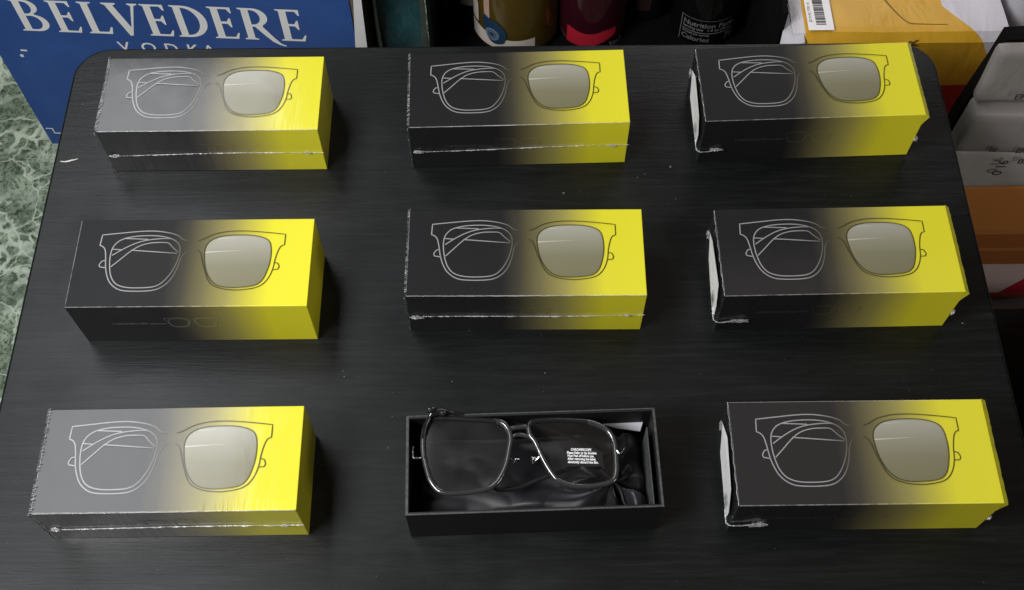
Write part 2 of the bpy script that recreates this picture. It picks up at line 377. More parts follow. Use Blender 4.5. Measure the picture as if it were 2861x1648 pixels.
# ================================================================== EYEWEAR CARTONS
ART = {
 'LO': [(0.4735,0.7471),(0.4462,0.7675),(0.4281,0.8062),(0.3915,0.8403),(0.3425,0.8613),(0.3056,0.867),(0.2563,0.8629),(0.1759,0.8442),(0.1016,0.8254),(0.0988,0.703),(0.1112,0.6894),(0.1236,0.6525),(0.1318,0.5692),(0.1393,0.4533),(0.1517,0.3545),(0.1701,0.2725),(0.2005,0.2104),(0.237,0.1826),(0.3097,0.1774),(0.3641,0.1934),(0.4006,0.2468),(0.4252,0.3279),(0.441,0.434),(0.4508,0.5488),(0.4696,0.6228),(0.4879,0.6441)],
 'LI': [(0.3116,0.8133),(0.3668,0.7989),(0.4095,0.7615),(0.4336,0.7062),(0.4422,0.6315),(0.4386,0.5325),(0.4258,0.4259),(0.4071,0.3362),(0.3826,0.2631),(0.3522,0.2259),(0.3037,0.2148),(0.2431,0.2199),(0.2006,0.2527),(0.1762,0.3133),(0.1608,0.4037),(0.1515,0.5358),(0.1526,0.6521),(0.1667,0.727),(0.1945,0.7768),(0.2439,0.8061)],
 'L1': [(0.2007,0.7817),(0.2992,0.77)],
 'LA': [(0.1576,0.5855),(0.2068,0.668),(0.2561,0.7306),(0.3053,0.7632),(0.3667,0.7772),(0.3973,0.7733)],
 'LB': [(0.1608,0.4531),(0.1945,0.5353),(0.2313,0.6261),(0.2683,0.6921),(0.3113,0.7247),(0.3543,0.7307),(0.3879,0.7235),(0.409,0.6734),(0.4361,0.615)],
 'LC': [(0.1530,0.657),(0.1976,0.6481)],
 'LD': [(0.2344,0.6426),(0.2988,0.6301),(0.4329,0.6018)],
 'LH': [(0.1349,0.5277),(0.1208,0.5196),(0.1116,0.4784),(0.1147,0.4536),(0.1393,0.4418)],
 'RO': [(0.5131,0.7498),(0.5376,0.771),(0.5684,0.812),(0.599,0.8365),(0.6478,0.8556),(0.7205,0.8559),(0.8047,0.8377),(0.8825,0.8147),(0.8821,0.691),(0.8681,0.6748),(0.8583,0.6257),(0.8489,0.5277),(0.8428,0.4139),(0.8293,0.317),(0.8074,0.2446),(0.7771,0.2045),(0.7293,0.1839),(0.6877,0.1808),(0.6402,0.1971),(0.5988,0.2376),(0.5755,0.3025),(0.5584,0.4002),(0.5443,0.4984),(0.533,0.589),(0.5212,0.6304),(0.511,0.6437)],
 'RI': [(0.6836,0.81),(0.744,0.8039),(0.7917,0.775),(0.818,0.725),(0.8284,0.6261),(0.828,0.4953),(0.8185,0.3817),(0.8021,0.2849),(0.7715,0.2287),(0.7118,0.2097),(0.6523,0.2131),(0.6109,0.2456),(0.5817,0.3187),(0.5616,0.4165),(0.5506,0.5312),(0.5474,0.6465),(0.5584,0.7208),(0.5863,0.7751),(0.629,0.8027)],
 'RH': [(0.8482,0.487),(0.8617,0.4787),(0.8682,0.438),(0.8635,0.4089),(0.8426,0.4058)],
}
def carton_mesh(crush=False, wrapped_kind=False):
    L, Wd, H = CL / 2, CW / 2, CH
    bm = bm_box(-L, L, -Wd, Wd, 0, H, 0.00045, 2)
    if crush:     # the long lid edge on the right is pressed into a narrow bevel
        for v in bm.verts:
            if v.co.x > L - 0.0008 and v.co.z > H - 0.0008: v.co.z -= 0.0022
            elif v.co.z > H - 0.0001 and v.co.x > 0: v.co.x = L - 0.0038
    k = 0
    for key in ('LI', 'LO', 'L1', 'LA', 'LB', 'LC', 'LD', 'LH', 'RO', 'RI', 'RH'):
        k += 1; z = H + 0.00010 + k * 0.00004; cl = key in ('LI', 'RI')
        P = [((u - .5) * CL, (w - .5) * CW) for u, w in ART[key]]
        pts = smooth_path(P, cl, 5)
        ribbon(bm, pts, 0.00080 if key[0] == 'L' else 0.00072, cl, lambda p, z=z: (p.x, p.y, z), 1)
        if key == 'RI':
            f = bm.faces.new([bm.verts.new((p.x, p.y, H + 0.00008)) for p in pts]); f.material_index = 2
            if f.normal.z < 0 or True:
                f.normal_update()
                if f.normal.z < 0: f.normal_flip()
    # pale streaks printed on the tinted lens
    for a, bq, c, z in (((0.5496, 0.6217), (0.72, 0.634), (0.5500, 0.6060), H + 0.00013), ((0.600, 0.776), (0.70, 0.780), (0.596, 0.764), H + 0.00014)):
        vs = [bm.verts.new(((p[0] - .5) * CL, (p[1] - .5) * CW, z)) for p in (a, c, bq)]
        bm.faces.new(vs).material_index = 3
    # small drawing and words on the long front side
    yf = -Wd
    def front(p, off): return (p.x, yf - off, p.y)
    cx, cz, sc = -0.0005, 0.0285, 0.285
    for k, key in enumerate(('LO', 'LI', 'RO', 'RI')):
        P = [((u - .5) * CL * sc + cx, (w - .5) * CW * sc + cz) for u, w in ART[key]]
        ribbon(bm, smooth_path(P, key[1] == 'I', 3), 0.0006, key[1] == 'I', lambda p, k=k: front(p, 0.00008 + 0.00004 * k), 5)
    M = Matrix.Translation((-0.0590, yf - 0.0001, 0.0262)) @ Matrix.Rotation(R(90), 4, 'X')
    add_mesh(bm, text_mesh("CHROMESCOPE eyewear", 0.0036), M, 4)
    # pale lid edges, front and left: rubbed paper plus a painted edge highlight
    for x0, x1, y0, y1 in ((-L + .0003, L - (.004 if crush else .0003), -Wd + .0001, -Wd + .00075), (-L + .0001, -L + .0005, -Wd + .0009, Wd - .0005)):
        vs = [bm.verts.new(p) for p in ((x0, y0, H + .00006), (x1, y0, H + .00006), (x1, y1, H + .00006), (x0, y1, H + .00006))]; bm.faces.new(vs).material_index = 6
    return bm

SEAM = 0.0225
def seam_strip(x0, x1, amp=0.0009, jag=0.5, front=True, seed=0):
    """thin ridge where the two halves of film are welded together, running round the front"""
    r = random.Random(seed); bm = bmesh.new(); n = 90; y = -CW / 2 - 0.0006; A = []; B = []; C_ = []
    for i in range(n + 1):
        x = x0 + (x1 - x0) * i / n
        t = i / n; z = SEAM + 0.0008 * math.sin(t * 5 + seed) + (0.0022 * t)
        h = amp * (0.45 + jag * r.random() + (0.9 * noise.noise(Vector((x * 120, seed, 0)))))
        h = max(0.0003, h); A.append(bm.verts.new((x, y, z + h * 0.45))); C_.append(bm.verts.new((x, y - h * 1.1, z + r.uniform(-.0001, .0002)))); B.append(bm.verts.new((x, y, z - h * 0.45)))
    for i in range(n):
        bm.faces.new((A[i], C_[i], C_[i + 1], A[i + 1])); bm.faces.new((C_[i], B[i], B[i + 1], C_[i + 1]))
    return bm
def crumple(c, sx, sy, sz, seed):
    """gathered tuft of film"""
    bm = bmesh.new(); bmesh.ops.create_icosphere(bm, subdivisions=3, radius=1)
    for v in bm.verts:
        p = v.co.copy(); d = noise.noise(p * 2.3 + Vector((seed, 0, 0))) * 0.55 + noise.noise(p * 6 + Vector((0, seed, 0))) * 0.45
        k = 0.75 + d; v.co = Vector((c[0] + p.x * k * sx, c[1] + p.y * k * sy, c[2] + p.z * k * sz))
    return bm
def left_crimp(seed, amp=1.0):
    """row of short upright puckers along the left lid edge"""
    r = random.Random(seed); bm = bmesh.new(); x = -CL / 2 - 0.0006; n = 46
    for i in range(n):
        if r.random() < 0.10: continue
        y = -CW / 2 + CW * (i + 0.5 + r.uniform(-.25, .25)) / n
        w = r.uniform(0.0003, 0.00065) * amp; dx = r.uniform(0.0008, 0.0026) * amp; z = CH + 0.0012
        sk = r.uniform(-0.0006, 0.0006)
        a = bm.verts.new((x - 0.0006, y - w, z - 0.0012)); b_ = bm.verts.new((x - 0.0006, y + w, z - 0.0012))
        c = bm.verts.new((x + dx, y + w * .4 + sk, z)); d = bm.verts.new((x + dx, y - w * .4 + sk, z)); m1 = bm.verts.new((x + dx * .3, y, z + 0.0006 * amp))
        for f in ((a, m1, b_), (b_, m1, c), (c, m1, d), (d, m1, a)): bm.faces.new(f)
    return bm
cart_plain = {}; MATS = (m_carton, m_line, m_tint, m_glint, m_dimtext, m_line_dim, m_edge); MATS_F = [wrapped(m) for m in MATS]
MATS_F[4].node_tree.nodes['Principled BSDF'].inputs['Base Color'].default_value = (0.06, 0.06, 0.06, 1)
for e_, c_ in zip([x for x in MATS_F[5].node_tree.nodes if x.type == 'VALTORGB' and len(x.color_ramp.elements) == 5][0].color_ramp.elements, ((.03, .03, .03), (.03, .03, .03), (.075, .068, .045), (.235, .21, .068), (.5, .45, .05))): e_.color = (*c_, 1)
def carton(loc, rz, label, kind, seed):
    t = thing('eyewear_box', label, 'box', (loc[0], loc[1], 0), rz, 'closed black and yellow eyewear boxes on the tray table')
    crush = False
    if kind not in cart_plain:
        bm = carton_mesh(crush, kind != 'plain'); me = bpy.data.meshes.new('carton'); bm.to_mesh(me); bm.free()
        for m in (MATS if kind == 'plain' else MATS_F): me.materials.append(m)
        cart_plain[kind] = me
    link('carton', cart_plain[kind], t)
    if kind == 'plain': return t
    L, Wd = CL / 2, CW / 2; kk = random.Random(seed * 7).uniform(0.65, 1.35)
    if kind == 'seam':
        bmobj('film_seam', seam_strip(-L + 0.010, L + 0.0006, 0.00062, 0.7, seed=seed), m_seam, t)
        bmobj('film_crimp', left_crimp(seed, 1.0 if loc[0] < -0.1 else 0.7), m_crimp, t)
        bm = bmesh.new(); tube(bm, [(-L + CL * k / 60, -Wd - 0.0002, CH + 0.0005 + rnd.uniform(-.0001, .0001)) for k in range(61)], [rnd.uniform(.00018, .00036) for _ in range(61)], 5); bmobj('film_edge', bm, m_crimp, t)  # milky bead painting the bright highlight along the front film edge
        bmobj('gathered_corner', crumple((-L + 0.006, -Wd - 0.0012, SEAM), 0.0055 * kk, 0.0012, 0.0020 * kk, seed), m_knot, t)
        bmobj('gathered_corner', crumple((L - 0.012, -Wd - 0.0010, SEAM + 0.0018), 0.0034, 0.0009, 0.0013, seed + 3), m_knot, t)
        # film pinched along the left front upright edge
        bm = bmesh.new(); pts = [(-L - 0.0008 + rnd.uniform(-.0005, .0003), -Wd - 0.0008 + rnd.uniform(-.0004, .0003), CH * k / 14) for k in range(15)]
        tube(bm, pts, [rnd.uniform(0.0002, 0.0005) for _ in pts], 5); bmobj('film_edge', bm, m_crimp, t)
    else:
        # white bar-code label stuck on the short left end, under the film
        bm = bmesh.new(); x = -L - 0.0020
        P = [(-0.030, 0.0470), (-0.034, 0.030), (-0.031, 0.0120), (0.018, 0.0150), (0.026, 0.0290), (0.014, 0.0455)]
        P = [(-0.0305, 0.0285), (-0.0215, 0.0435), (0.0130, 0.0460), (0.0255, 0.0385), (0.0130, 0.0200), (-0.0280, 0.0120), (-0.0310, 0.0180)]
        vs = [bm.verts.new((x + 0.0004 * math.sin(i * 2.1 + seed), y * (0.9 + 0.1 * kk) + 0.001 * math.sin(i * 3 + seed), z + 0.0012 * math.sin(i * 1.7 + seed))) for i, (y, z) in enumerate(P)]
        bm.faces.new(vs[::-1]); lab = bmobj('white_label', bm, m_label, t)
        bm = bmesh.new(); r = random.Random(seed)
        for i in range(7):
            y = -0.026 + i * 0.0013; w = r.choice((0.0003, 0.0006))
            vs = [bm.verts.new((x - 0.0012, yy, zz)) for yy, zz in ((y, 0.018), (y + w, 0.018), (y + w, 0.0285), (y, 0.0285))]; bm.faces.new(vs)
        bmobj('printed_marks', bm, m_ink, lab)
        # twisted flap of film round the front left corner at seam height
        pts = smooth_path([(-L - 0.0026, -0.026, 0.018), (-L - 0.0022, -Wd + 0.001, 0.015), (-L + 0.001, -Wd - 0.0013, 0.0145 + 0.003 * (kk - 1)), (-L + 0.008 * kk, -Wd - 0.0014, 0.0155 + 0.004 * (kk - 1)), (-L + 0.016 * kk, -Wd - 0.0012, 0.0185 + 0.006 * (1 - kk))], sub=5)
        bm = bmesh.new(); tube(bm, [(p.x + rnd.uniform(-.0003, .0003), p.y, p.z + rnd.uniform(-.0004, .0004)) for p in pts], [rnd.uniform(.0004, .0010) for _ in pts], 6)
        bmobj('film_seam', bm, m_crimp, t)
        bmobj('gathered_corner', crumple((-L + 0.013 * kk, -Wd - 0.0014, 0.0172), 0.0060 * kk, 0.0014, 0.0018 * kk, seed), m_knot, t)
        bmobj('gathered_corner', crumple((-L - 0.0026, 0.0265, 0.0340), 0.0012, 0.0035, 0.0050, seed + 8), m_crimp, t)
        bmobj('gathered_corner', crumple((L + 0.0010, -Wd + 0.001, 0.0200), 0.0022, 0.0016, 0.0040, seed + 5), m_crimp, t)
        bm = bmesh.new(); cs = ((L - 0.0004, CH + 0.0004), (L + 0.0034, CH - 0.0030), (L + 0.0012, CH - 0.0085), (L - 0.0004, CH - 0.0130)); rows = []
        for k in range(31):
            y = -Wd - 0.0002 + (CW + 0.0004) * k / 30; rows.append([bm.verts.new((x + (rnd.uniform(-.0002, .0003) if q in (1, 2) else 0), y, z + (rnd.uniform(-.0002, .0002) if q in (1, 2) else 0))) for q, (x, z) in enumerate(cs)])
        for A, B in zip(rows, rows[1:]):
            for q in range(3): bm.faces.new((A[q], A[q + 1], B[q + 1], B[q]))
        bm.faces.new(rows[0][::-1]); bm.faces.new(rows[-1]); bmobj('folded_film_edge', bm, MATS_F[0], t)
        # raised welded edge beside the lid on the left
        bm = bmesh.new(); pts = [(-L - 0.0004 + 0.0003 * math.sin(k * 1.7), -Wd + CW * k / 24, CH + 0.0005 + rnd.uniform(-.0002, .0003)) for k in range(25)]
        tube(bm, pts, [rnd.uniform(.0002, .00045) for _ in pts], 5); bmobj('film_edge', bm, m_crimp, t)
    return t
m_label = worn(mat('label_paper', (0.72, 0.72, 0.72), 0.5), (0.72, 0.72, 0.72), 0.12, 120)
m_ink = mat('label_ink', (0.03, 0.03, 0.03), 0.6)
for loc, rz, kind, label in (
    ((-0.2326, 0.5724), 0.0015, 'seam', 'shrink wrapped eyewear box nearest the blue carton, its black end sheened grey'),
    ((0.0060, 0.5754), 0.0198, 'seam', 'shrink wrapped eyewear box at the back table edge in front of the bottles'),
    ((0.2336, 0.5797), 0.0298, 'right', 'white labelled eyewear box at the table edge in front of the yellow courier box'),
    ((-0.2288, 0.4199), 0.0, 'plain', 'unwrapped matte black and yellow eyewear box with clean edges and small front text'),
    ((0.0102, 0.4263), -0.0054, 'seam', 'shrink wrapped eyewear box in the centre of the table directly behind the open tray'),
    ((0.2340, 0.4257), 0.0136, 'right', 'white labelled eyewear box in the middle of the right hand column of three'),
    ((-0.2243, 0.2711), 0.007, 'seam', 'glossy silvery shrink wrapped eyewear box left of the open tray, film corner crumpled'),
    ((0.2288, 0.2721), 0.0042, 'right', 'white labelled eyewear box immediately right of the open tray')):
    carton(loc, rz, label, kind, len(bpy.data.objects) * 3 + 1)

# ================================================================== OPEN TRAY WITH GLASSES
m_tray = mat('black_card', (0.0065, 0.0065, 0.0068), 0.5, spec=0.45); n, l, b = NT(m_tray); bump(m_tray, tex_noise(m_tray, coords(m_tray), 1200, 3), 0.25, 0.0003)
m_rim = mat('scuffed_card_edge', (0.055, 0.058, 0.058), 0.6); worn(m_rim, (0.060, 0.063, 0.062), 0.6, 300, 0.4, 800)
TL, TW, TH = 0.1668, 0.0690, 0.0463; wl = 0.0021
tray = thing('open_tray', 'open black cardboard box tray without its lid, holding folded glasses and a black pouch', 'box', (0.0127, 0.2700, 0), 0.0268)
bm = bmesh.new()
bm_box(-TL/2, TL/2, -TW/2, -TW/2 + wl, 0, TH, 0.0002, 1, bm); bm_box(-TL/2, TL/2, TW/2 - wl, TW/2, 0, TH, 0.0002, 1, bm)
bm_box(-TL/2, -TL/2 + wl, -TW/2 + wl, TW/2 - wl, 0, TH, 0.0002, 1, bm); bm_box(TL/2 - wl, TL/2, -TW/2 + wl, TW/2 - wl, 0, TH, 0.0002, 1, bm)
bmobj('tray_wall', bm, m_tray, tray)
bmobj('tray_bottom', bm_box(-TL/2 + wl, TL/2 - wl, -TW/2 + wl, TW/2 - wl, 0.0005, 0.002), m_tray, tray)
bm = bmesh.new(); z0 = TH + 0.00003
for x0, x1, y0, y1 in ((-TL/2, TL/2, -TW/2, -TW/2 + wl * .5), (-TL/2, TL/2 , TW/2 - wl * .35, TW/2), (-TL/2, -TL/2 + wl * .8, -TW/2 + wl * .5, TW/2 - wl * .35), (TL/2 - wl * .7, TL/2, -TW/2 + wl * .5, TW/2 - wl * .35)):
    bm_box(x0, x1, y0, y1, z0, z0 + 0.0002, 0, 1, bm)
bmobj('worn_rim', bm, m_rim, tray)
bm = bm_box(TL/2 - 0.0062, TL/2 - 0.0054, -TW/2 + wl + 0.0005, TW/2 - wl - 0.010, 0.004, TH - 0.0035, 0.0002, 1); bmobj('inner_flap', bm, m_rim, tray)

# black satin pouch lying in the tray, drawn together at a knot
m_satin = mat('black_satin', (0.010, 0.010, 0.013), 0.46, spec=0.4)
n, l, b = NT(m_satin); b.inputs['Sheen Weight'].default_value = 0.15; bump(m_satin, tex_noise(m_satin, coords(m_satin, (1, 1, 1)), 1500, 2), 0.15, 0.0002)
pouch = thing('drawstring_pouch', 'black satin drawstring pouch crumpled in the bottom of the open tray under the glasses', 'pouch', (0.0127, 0.2700, 0.0), 0.0268)
bm = bmesh.new(); nx, ny = 120, 56; g = []
hx0, hx1, hy0, hy1 = -TL/2 + wl + .0004, TL/2 - 0.0068, -TW/2 + wl + .0004, TW/2 - wl - .0004
kx, ky = 0.0525, -0.0085
for j in range(ny + 1):
    row = []
    for i in range(nx + 1):
        x = hx0 + (hx1 - hx0) * i / nx; y = hy0 + (hy1 - hy0) * j / ny
        dx, dy = x - kx, y - ky; d = math.hypot(dx, dy); a = math.atan2(dy, dx)
        rad = (0.5 + 0.5 * math.sin(a * 7 + 2.2 * noise.noise(Vector((a * 1.2, d * 30, 3))))) * math.exp(-((d - 0.016) / 0.020) ** 2)
        z = 0.0110 + 0.0110 * rad + 0.0080 * noise.noise(Vector((x * 18 + y * 14, y * 36, 1.3))) + 0.0030 * abs(noise.noise(Vector((x * 34 - y * 30, y * 50 + x * 20, 7.1))))
        z += 0.010 * math.exp(-(d / 0.006) ** 2)
        z += 0.0105 * math.exp(-((x - 0.067) / 0.006) ** 2) * (0.7 + 0.3 * math.sin(y * 120))
        z += 0.0070 * max(0, 1 - abs(y + 0.020) / 0.014) * max(0, 1 - abs(x - 0.005) / 0.05)
        if x > 0.035 and y > 0.012: z -= 0.010 * min(1, (y - .012) / .01) * min(1, (x - .035) / .01) * (1 if x < 0.064 else 0.2)
        e = min(i, nx - i, j, ny - j); z *= min(1, 0.55 + e * 0.12)
        row.append(bm.verts.new((x, y, max(0.0032, z))))
    g.append(row)
for j in range(ny):
    for i in range(nx): bm.faces.new((g[j][i], g[j][i + 1], g[j + 1][i + 1], g[j + 1][i]))
bmobj('pouch_cloth', bm, m_satin, pouch, smooth=True)
m_cord = mat('dark_cord', (0.045, 0.045, 0.045), 0.5)
bm = bmesh.new()
def rel(x, y): # world to tray-local
    c, s_ = math.cos(0.0268), math.sin(0.0268); X, Y = x - 0.0127, y - 0.27; return (c * X + s_ * Y, -s_ * X + c * Y)
for P in ([(0.0577, 0.2697, 0.030), (0.0615, 0.2665, 0.0285), (0.0649, 0.2637, 0.027), (0.066, 0.2620, 0.0265)],
          [(0.066, 0.2620, 0.0265), (0.0700, 0.2590, 0.026), (0.0722, 0.2550, 0.0235), (0.0735, 0.2500, 0.021), (0.0766, 0.2461, 0.019)],
          [(0.066, 0.2620, 0.0265), (0.0668, 0.256, 0.024), (0.069, 0.250, 0.021), (0.071, 0.247, 0.019)]):
    tube(bm, [(*rel(p.x, p.y), p.z) for p in smooth_path(P, sub=4)], 0.00075, 6)
bmobj('drawstring', bm, m_cord, pouch, smooth=True)
# folded white slip at the back of the tray
m_paper = worn(mat('white_paper', (0.55, 0.55, 0.58), 0.6), (0.62, 0.62, 0.66), 0.1, 80)
bm = bmesh.new(); P = [(0.0505, 0.3075), (0.0600, 0.3040), (0.0720, 0.3015), (0.0875, 0.3000), (0.0895, 0.3055), (0.0900, 0.3078), (0.0700, 0.3082)]
vs = [bm.verts.new((*rel(x, y), 0.0215 + 0.010 * (y - .300) / .008)) for x, y in P]
f = bm.faces.new(vs); f.normal_update(); ex = bmesh.ops.extrude_face_region(bm, geom=[f])
for v in ex['geom']:
    if isinstance(v, bmesh.types.BMVert): v.co.z -= 0.0005
o = bmobj('paper_slip', bm, m_paper, None, loc=(0.0127, 0.27, 0), rot=(0, 0, 0.0268)); tag(o, 'folded white paper slip tucked against the back wall of the open tray', 'paper')

# the glasses
m_metal = mat('smoky_acetate', (0.035, 0.035, 0.034), 0.16, spec=0.7, coat=0.6); n, l, b = NT(m_metal); bump(m_metal, tex_noise(m_metal, coords(m_metal), 240, 3), 0.35, 0.0008)
b.inputs['Coat Tint'].default_value = (1, 1, 1, 1); b.inputs['Coat IOR'].default_value = 1.65
m_silver = mat('polished_silver', (0.75, 0.75, 0.75), 0.14, metal=1.0); worn(m_silver, (0.75, 0.75, 0.75), 0.35, 400, 0.8, 500, 0.0008)
m_black = mat('glossy_black_acetate', (0.012, 0.012, 0.013), 0.22, spec=0.6)
LLp = [(-0.0506,0.3008),(-0.0565,0.2997),(-0.0587,0.2955),(-0.0596,0.2897),(-0.06,0.284),(-0.0596,0.2777),(-0.0584,0.2715),(-0.0568,0.2653),(-0.0545,0.2587),(-0.0505,0.2531),(-0.0461,0.2506),(-0.0403,0.2498),(-0.0326,0.2502),(-0.0231,0.2511),(-0.0159,0.2528),(-0.0111,0.2563),(-0.0077,0.2614),(-0.0052,0.2669),(-0.0037,0.2726),(-0.0025,0.2793),(-0.0017,0.2845),(-0.0022,0.2892),(-0.0036,0.2929),(-0.0066,0.2964),(-0.011,0.2978),(-0.0234,0.2989),(-0.0382,0.3001)]
RLp = [(0.0105,0.2938),(0.0123,0.297),(0.0183,0.2979),(0.029,0.2983),(0.0444,0.2977),(0.0526,0.2967),(0.0596,0.2937),(0.0642,0.2902),(0.0669,0.2851),(0.0677,0.2789),(0.068,0.2714),(0.0679,0.2647),(0.0665,0.2592),(0.0626,0.2562),(0.0567,0.2547),(0.048,0.2536),(0.0394,0.254),(0.0331,0.2558),(0.0285,0.2583),(0.0246,0.2632),(0.0207,0.27),(0.0173,0.2774),(0.0145,0.2837),(0.0113,0.2881)]
gl = thing('eyeglasses', 'folded eyeglasses with clear lenses and glossy dark grey rims lying in the open tray', 'glasses', (0.004, 0.275, 0.045))
ox, oy, oz = 0.004, 0.275, 0.045
def lz(x, y): return (y - 0.275) * 0.10 - abs(x - 0.004) * 0.035
for P in (LLp, RLp):
    pts = [Vector((p.x - ox, p.y - oy, lz(p.x, p.y))) for p in smooth_path(P, True, 5)]
    bm = bmesh.new(); tube(bm, pts, (0.0019, 0.0019), 12, True); 
    for f in bm.faces:
        c_ = f.calc_center_median(); f.material_index = 1 if (c_.y + oy > 0.2925 + 0.0012 * noise.noise(c_ * 300) and not (P is RLp and c_.x + ox > 0.050) and not (P is LLp and c_.x + ox > -0.012)) else 0
    bmobj('rim', bm, [m_metal, m_black], gl, smooth=True)
    bm = bmesh.new(); c = sum(pts, Vector()) / len(pts); cv = bm.verts.new(c + Vector((0, 0, 0.0012)))
    mid = [bm.verts.new(c + (p - c) * 0.6 + Vector((0, 0, 0.0008))) for p in pts]; ov = [bm.verts.new(p) for p in pts]
    for i in range(len(pts)):
        j = (i + 1) % len(pts); bm.faces.new((cv, mid[i], mid[j])); bm.faces.new((mid[i], ov[i], ov[j], mid[j]))
    bmesh.ops.recalc_face_normals(bm, faces=bm.faces[:])
    ln = bmobj('lens', bm, m_lens_film if P is LLp else m_lens, gl, smooth=True)
# warning sticker on the right lens
bm = bmesh.new(); sp = [(0.0345, 0.2790), (0.0525, 0.2788), (0.0548, 0.2772), (0.0585, 0.2755), (0.0592, 0.2650), (0.0345, 0.2652)]
zs = 0.0022
bm.faces.new([bm.verts.new((x - ox, y - oy, zs)) for x, y in sp][::-1])
m_stick = mat('black_sticker', (0.006, 0.006, 0.007), 0.4)
st = bmobj('sticker', bm, m_stick, ln)
bm = bmesh.new()
# brow line
for i, (s, x, y, w) in enumerate((("CHROMESCOPE", 0.0379, 0.2763, 0.0135), ("Please Refer to the Booklet", 0.0353, 0.27415, 0.0195), ("Must Peel off before use.", 0.0356, 0.27205, 0.0175), ("After removing the label,", 0.0357, 0.26990, 0.0185), ("absolutely discard the film.", 0.0358, 0.26770, 0.0200))):
    me = text_mesh(s, 0.0024, bold=0.00008); w0 = max(v.co.x for v in me.vertices); k = w / w0
    add_mesh(bm, me, Matrix.Translation((x - ox, y - oy, zs + 0.0002)) @ Matrix.Rotation(R(-2.0), 4, 'Z') @ Matrix.Diagonal((k, 1.0, 1, 1)))
bmobj('lettering', bm, m_white_print, st)
# bridge, nose pads, hinges, folded temples
bm = bmesh.new()
tube(bm, smooth_path([(-0.0040 - ox, 0.2925 - oy, 0.0005), (0.0035 - ox, 0.2936 - oy, 0.0014), (0.0112 - ox, 0.2940 - oy, 0.0005)], sub=5), 0.0017, 9)
tube(bm, smooth_path([(-0.0018 - ox, 0.2860 - oy, 0.0), (0.0035 - ox, 0.2885 - oy, 0.0010), (0.0135 - ox, 0.2862 - oy, 0.0)], sub=5), 0.0014, 9)
bmobj('bridge', bm, m_metal, gl, smooth=True)
for cx, cy, s in ((0.0018, 0.2725, 1), (0.0128, 0.2735, -1)):
    bm = bmesh.new(); bmesh.ops.create_uvsphere(bm, u_segments=12, v_segments=8, radius=1)
    for v in bm.verts: v.co = Vector((cx - ox + v.co.x * 0.0016 + v.co.y * 0.0008 * s, cy - oy + v.co.y * 0.0034, -0.0055 + v.co.z * 0.0022))
    np_ = bmobj('nose_pad', bm, m_lens, gl, smooth=True)
    bm = bmesh.new(); tube(bm, smooth_path([(-0.0036 - ox if s > 0 else 0.0178 - ox, 0.2740 - oy, -0.0005), (cx - ox - 0.002 * s, 0.2712 - oy, -0.002), (cx - ox, cy - oy, -0.0042)], sub=4), 0.0006, 6)
    tube(bm, [(cx - ox - 0.0008, cy - oy, -0.0032), (cx - ox + 0.0022, cy - oy + 0.0002, -0.0032)], 0.0007, 6); bmobj('pad_arm', bm, m_silver, np_, smooth=True)
for P in ([(-0.0590, 0.2738), (-0.0615, 0.2728), (-0.0645, 0.2724), (-0.0662, 0.2728), (-0.0666, 0.2765), (-0.0664, 0.2810)], [(0.0682, 0.2770), (0.0702, 0.2748), (0.0716, 0.2760), (0.0738, 0.2790)]):
    bm = bmesh.new(); tube(bm, [(p.x - ox, p.y - oy, -0.0008) for p in smooth_path(P, sub=3)], (0.0009, 0.0016), 7); bmobj('hinge', bm, m_silver, gl, smooth=True)
bm = bmesh.new()
pts = smooth_path([(-0.0600 - ox, 0.2860 - oy, -0.001), (-0.0578 - ox, 0.2960 - oy, 0.003), (-0.0535 - ox, 0.3035 - oy, 0.0050), (-0.0455 - ox, 0.3042 - oy, 0.003), (-0.0284 - ox, 0.3026 - oy, -0.001), (-0.0036 - ox, 0.3000 - oy, -0.006), (0.025 - ox, 0.2975 - oy, -0.012), (0.048 - ox, 0.290 - oy, -0.020)], sub=5)
n_ = len(pts); tube(bm, pts, [(0.0030 if 8 < i < 16 else 0.0014, 0.0024 if 8 < i < 16 else 0.0017) for i in range(n_)], 8); bmobj('temple', bm, m_black, gl, smooth=True)
bm = bmesh.new(); pts = smooth_path([(0.068 - ox, 0.277 - oy, -0.003), (0.050 - ox, 0.2725 - oy, -0.010), (0.0286 - ox, 0.2662 - oy, -0.013), (0.0158 - ox, 0.2619 - oy, -0.0145), (0.0040 - ox, 0.2575 - oy, -0.015), (-0.0088 - ox, 0.2553 - oy, -0.014), (-0.0160 - ox, 0.2585 - oy, -0.012)], sub=5)
tube(bm, pts, [(0.0011 + 0.0006 * min(1, i / 20), 0.0013) for i in range(len(pts))], 8); bmobj('temple', bm, m_black, gl, smooth=True)
bm = bmesh.new()
for p, s in (((-0.0548, 0.3040, 0.0075), 0.0030), ((-0.0468, 0.3020, 0.0062), 0.0022)):
    bmesh.ops.create_icosphere(bm, subdivisions=2, radius=s, matrix=Matrix.Translation((p[0] - ox, p[1] - oy, p[2] )) @ Matrix.Diagonal((1.2, .8, .7, 1)))
bmobj('end_piece', bm, m_black, gl)

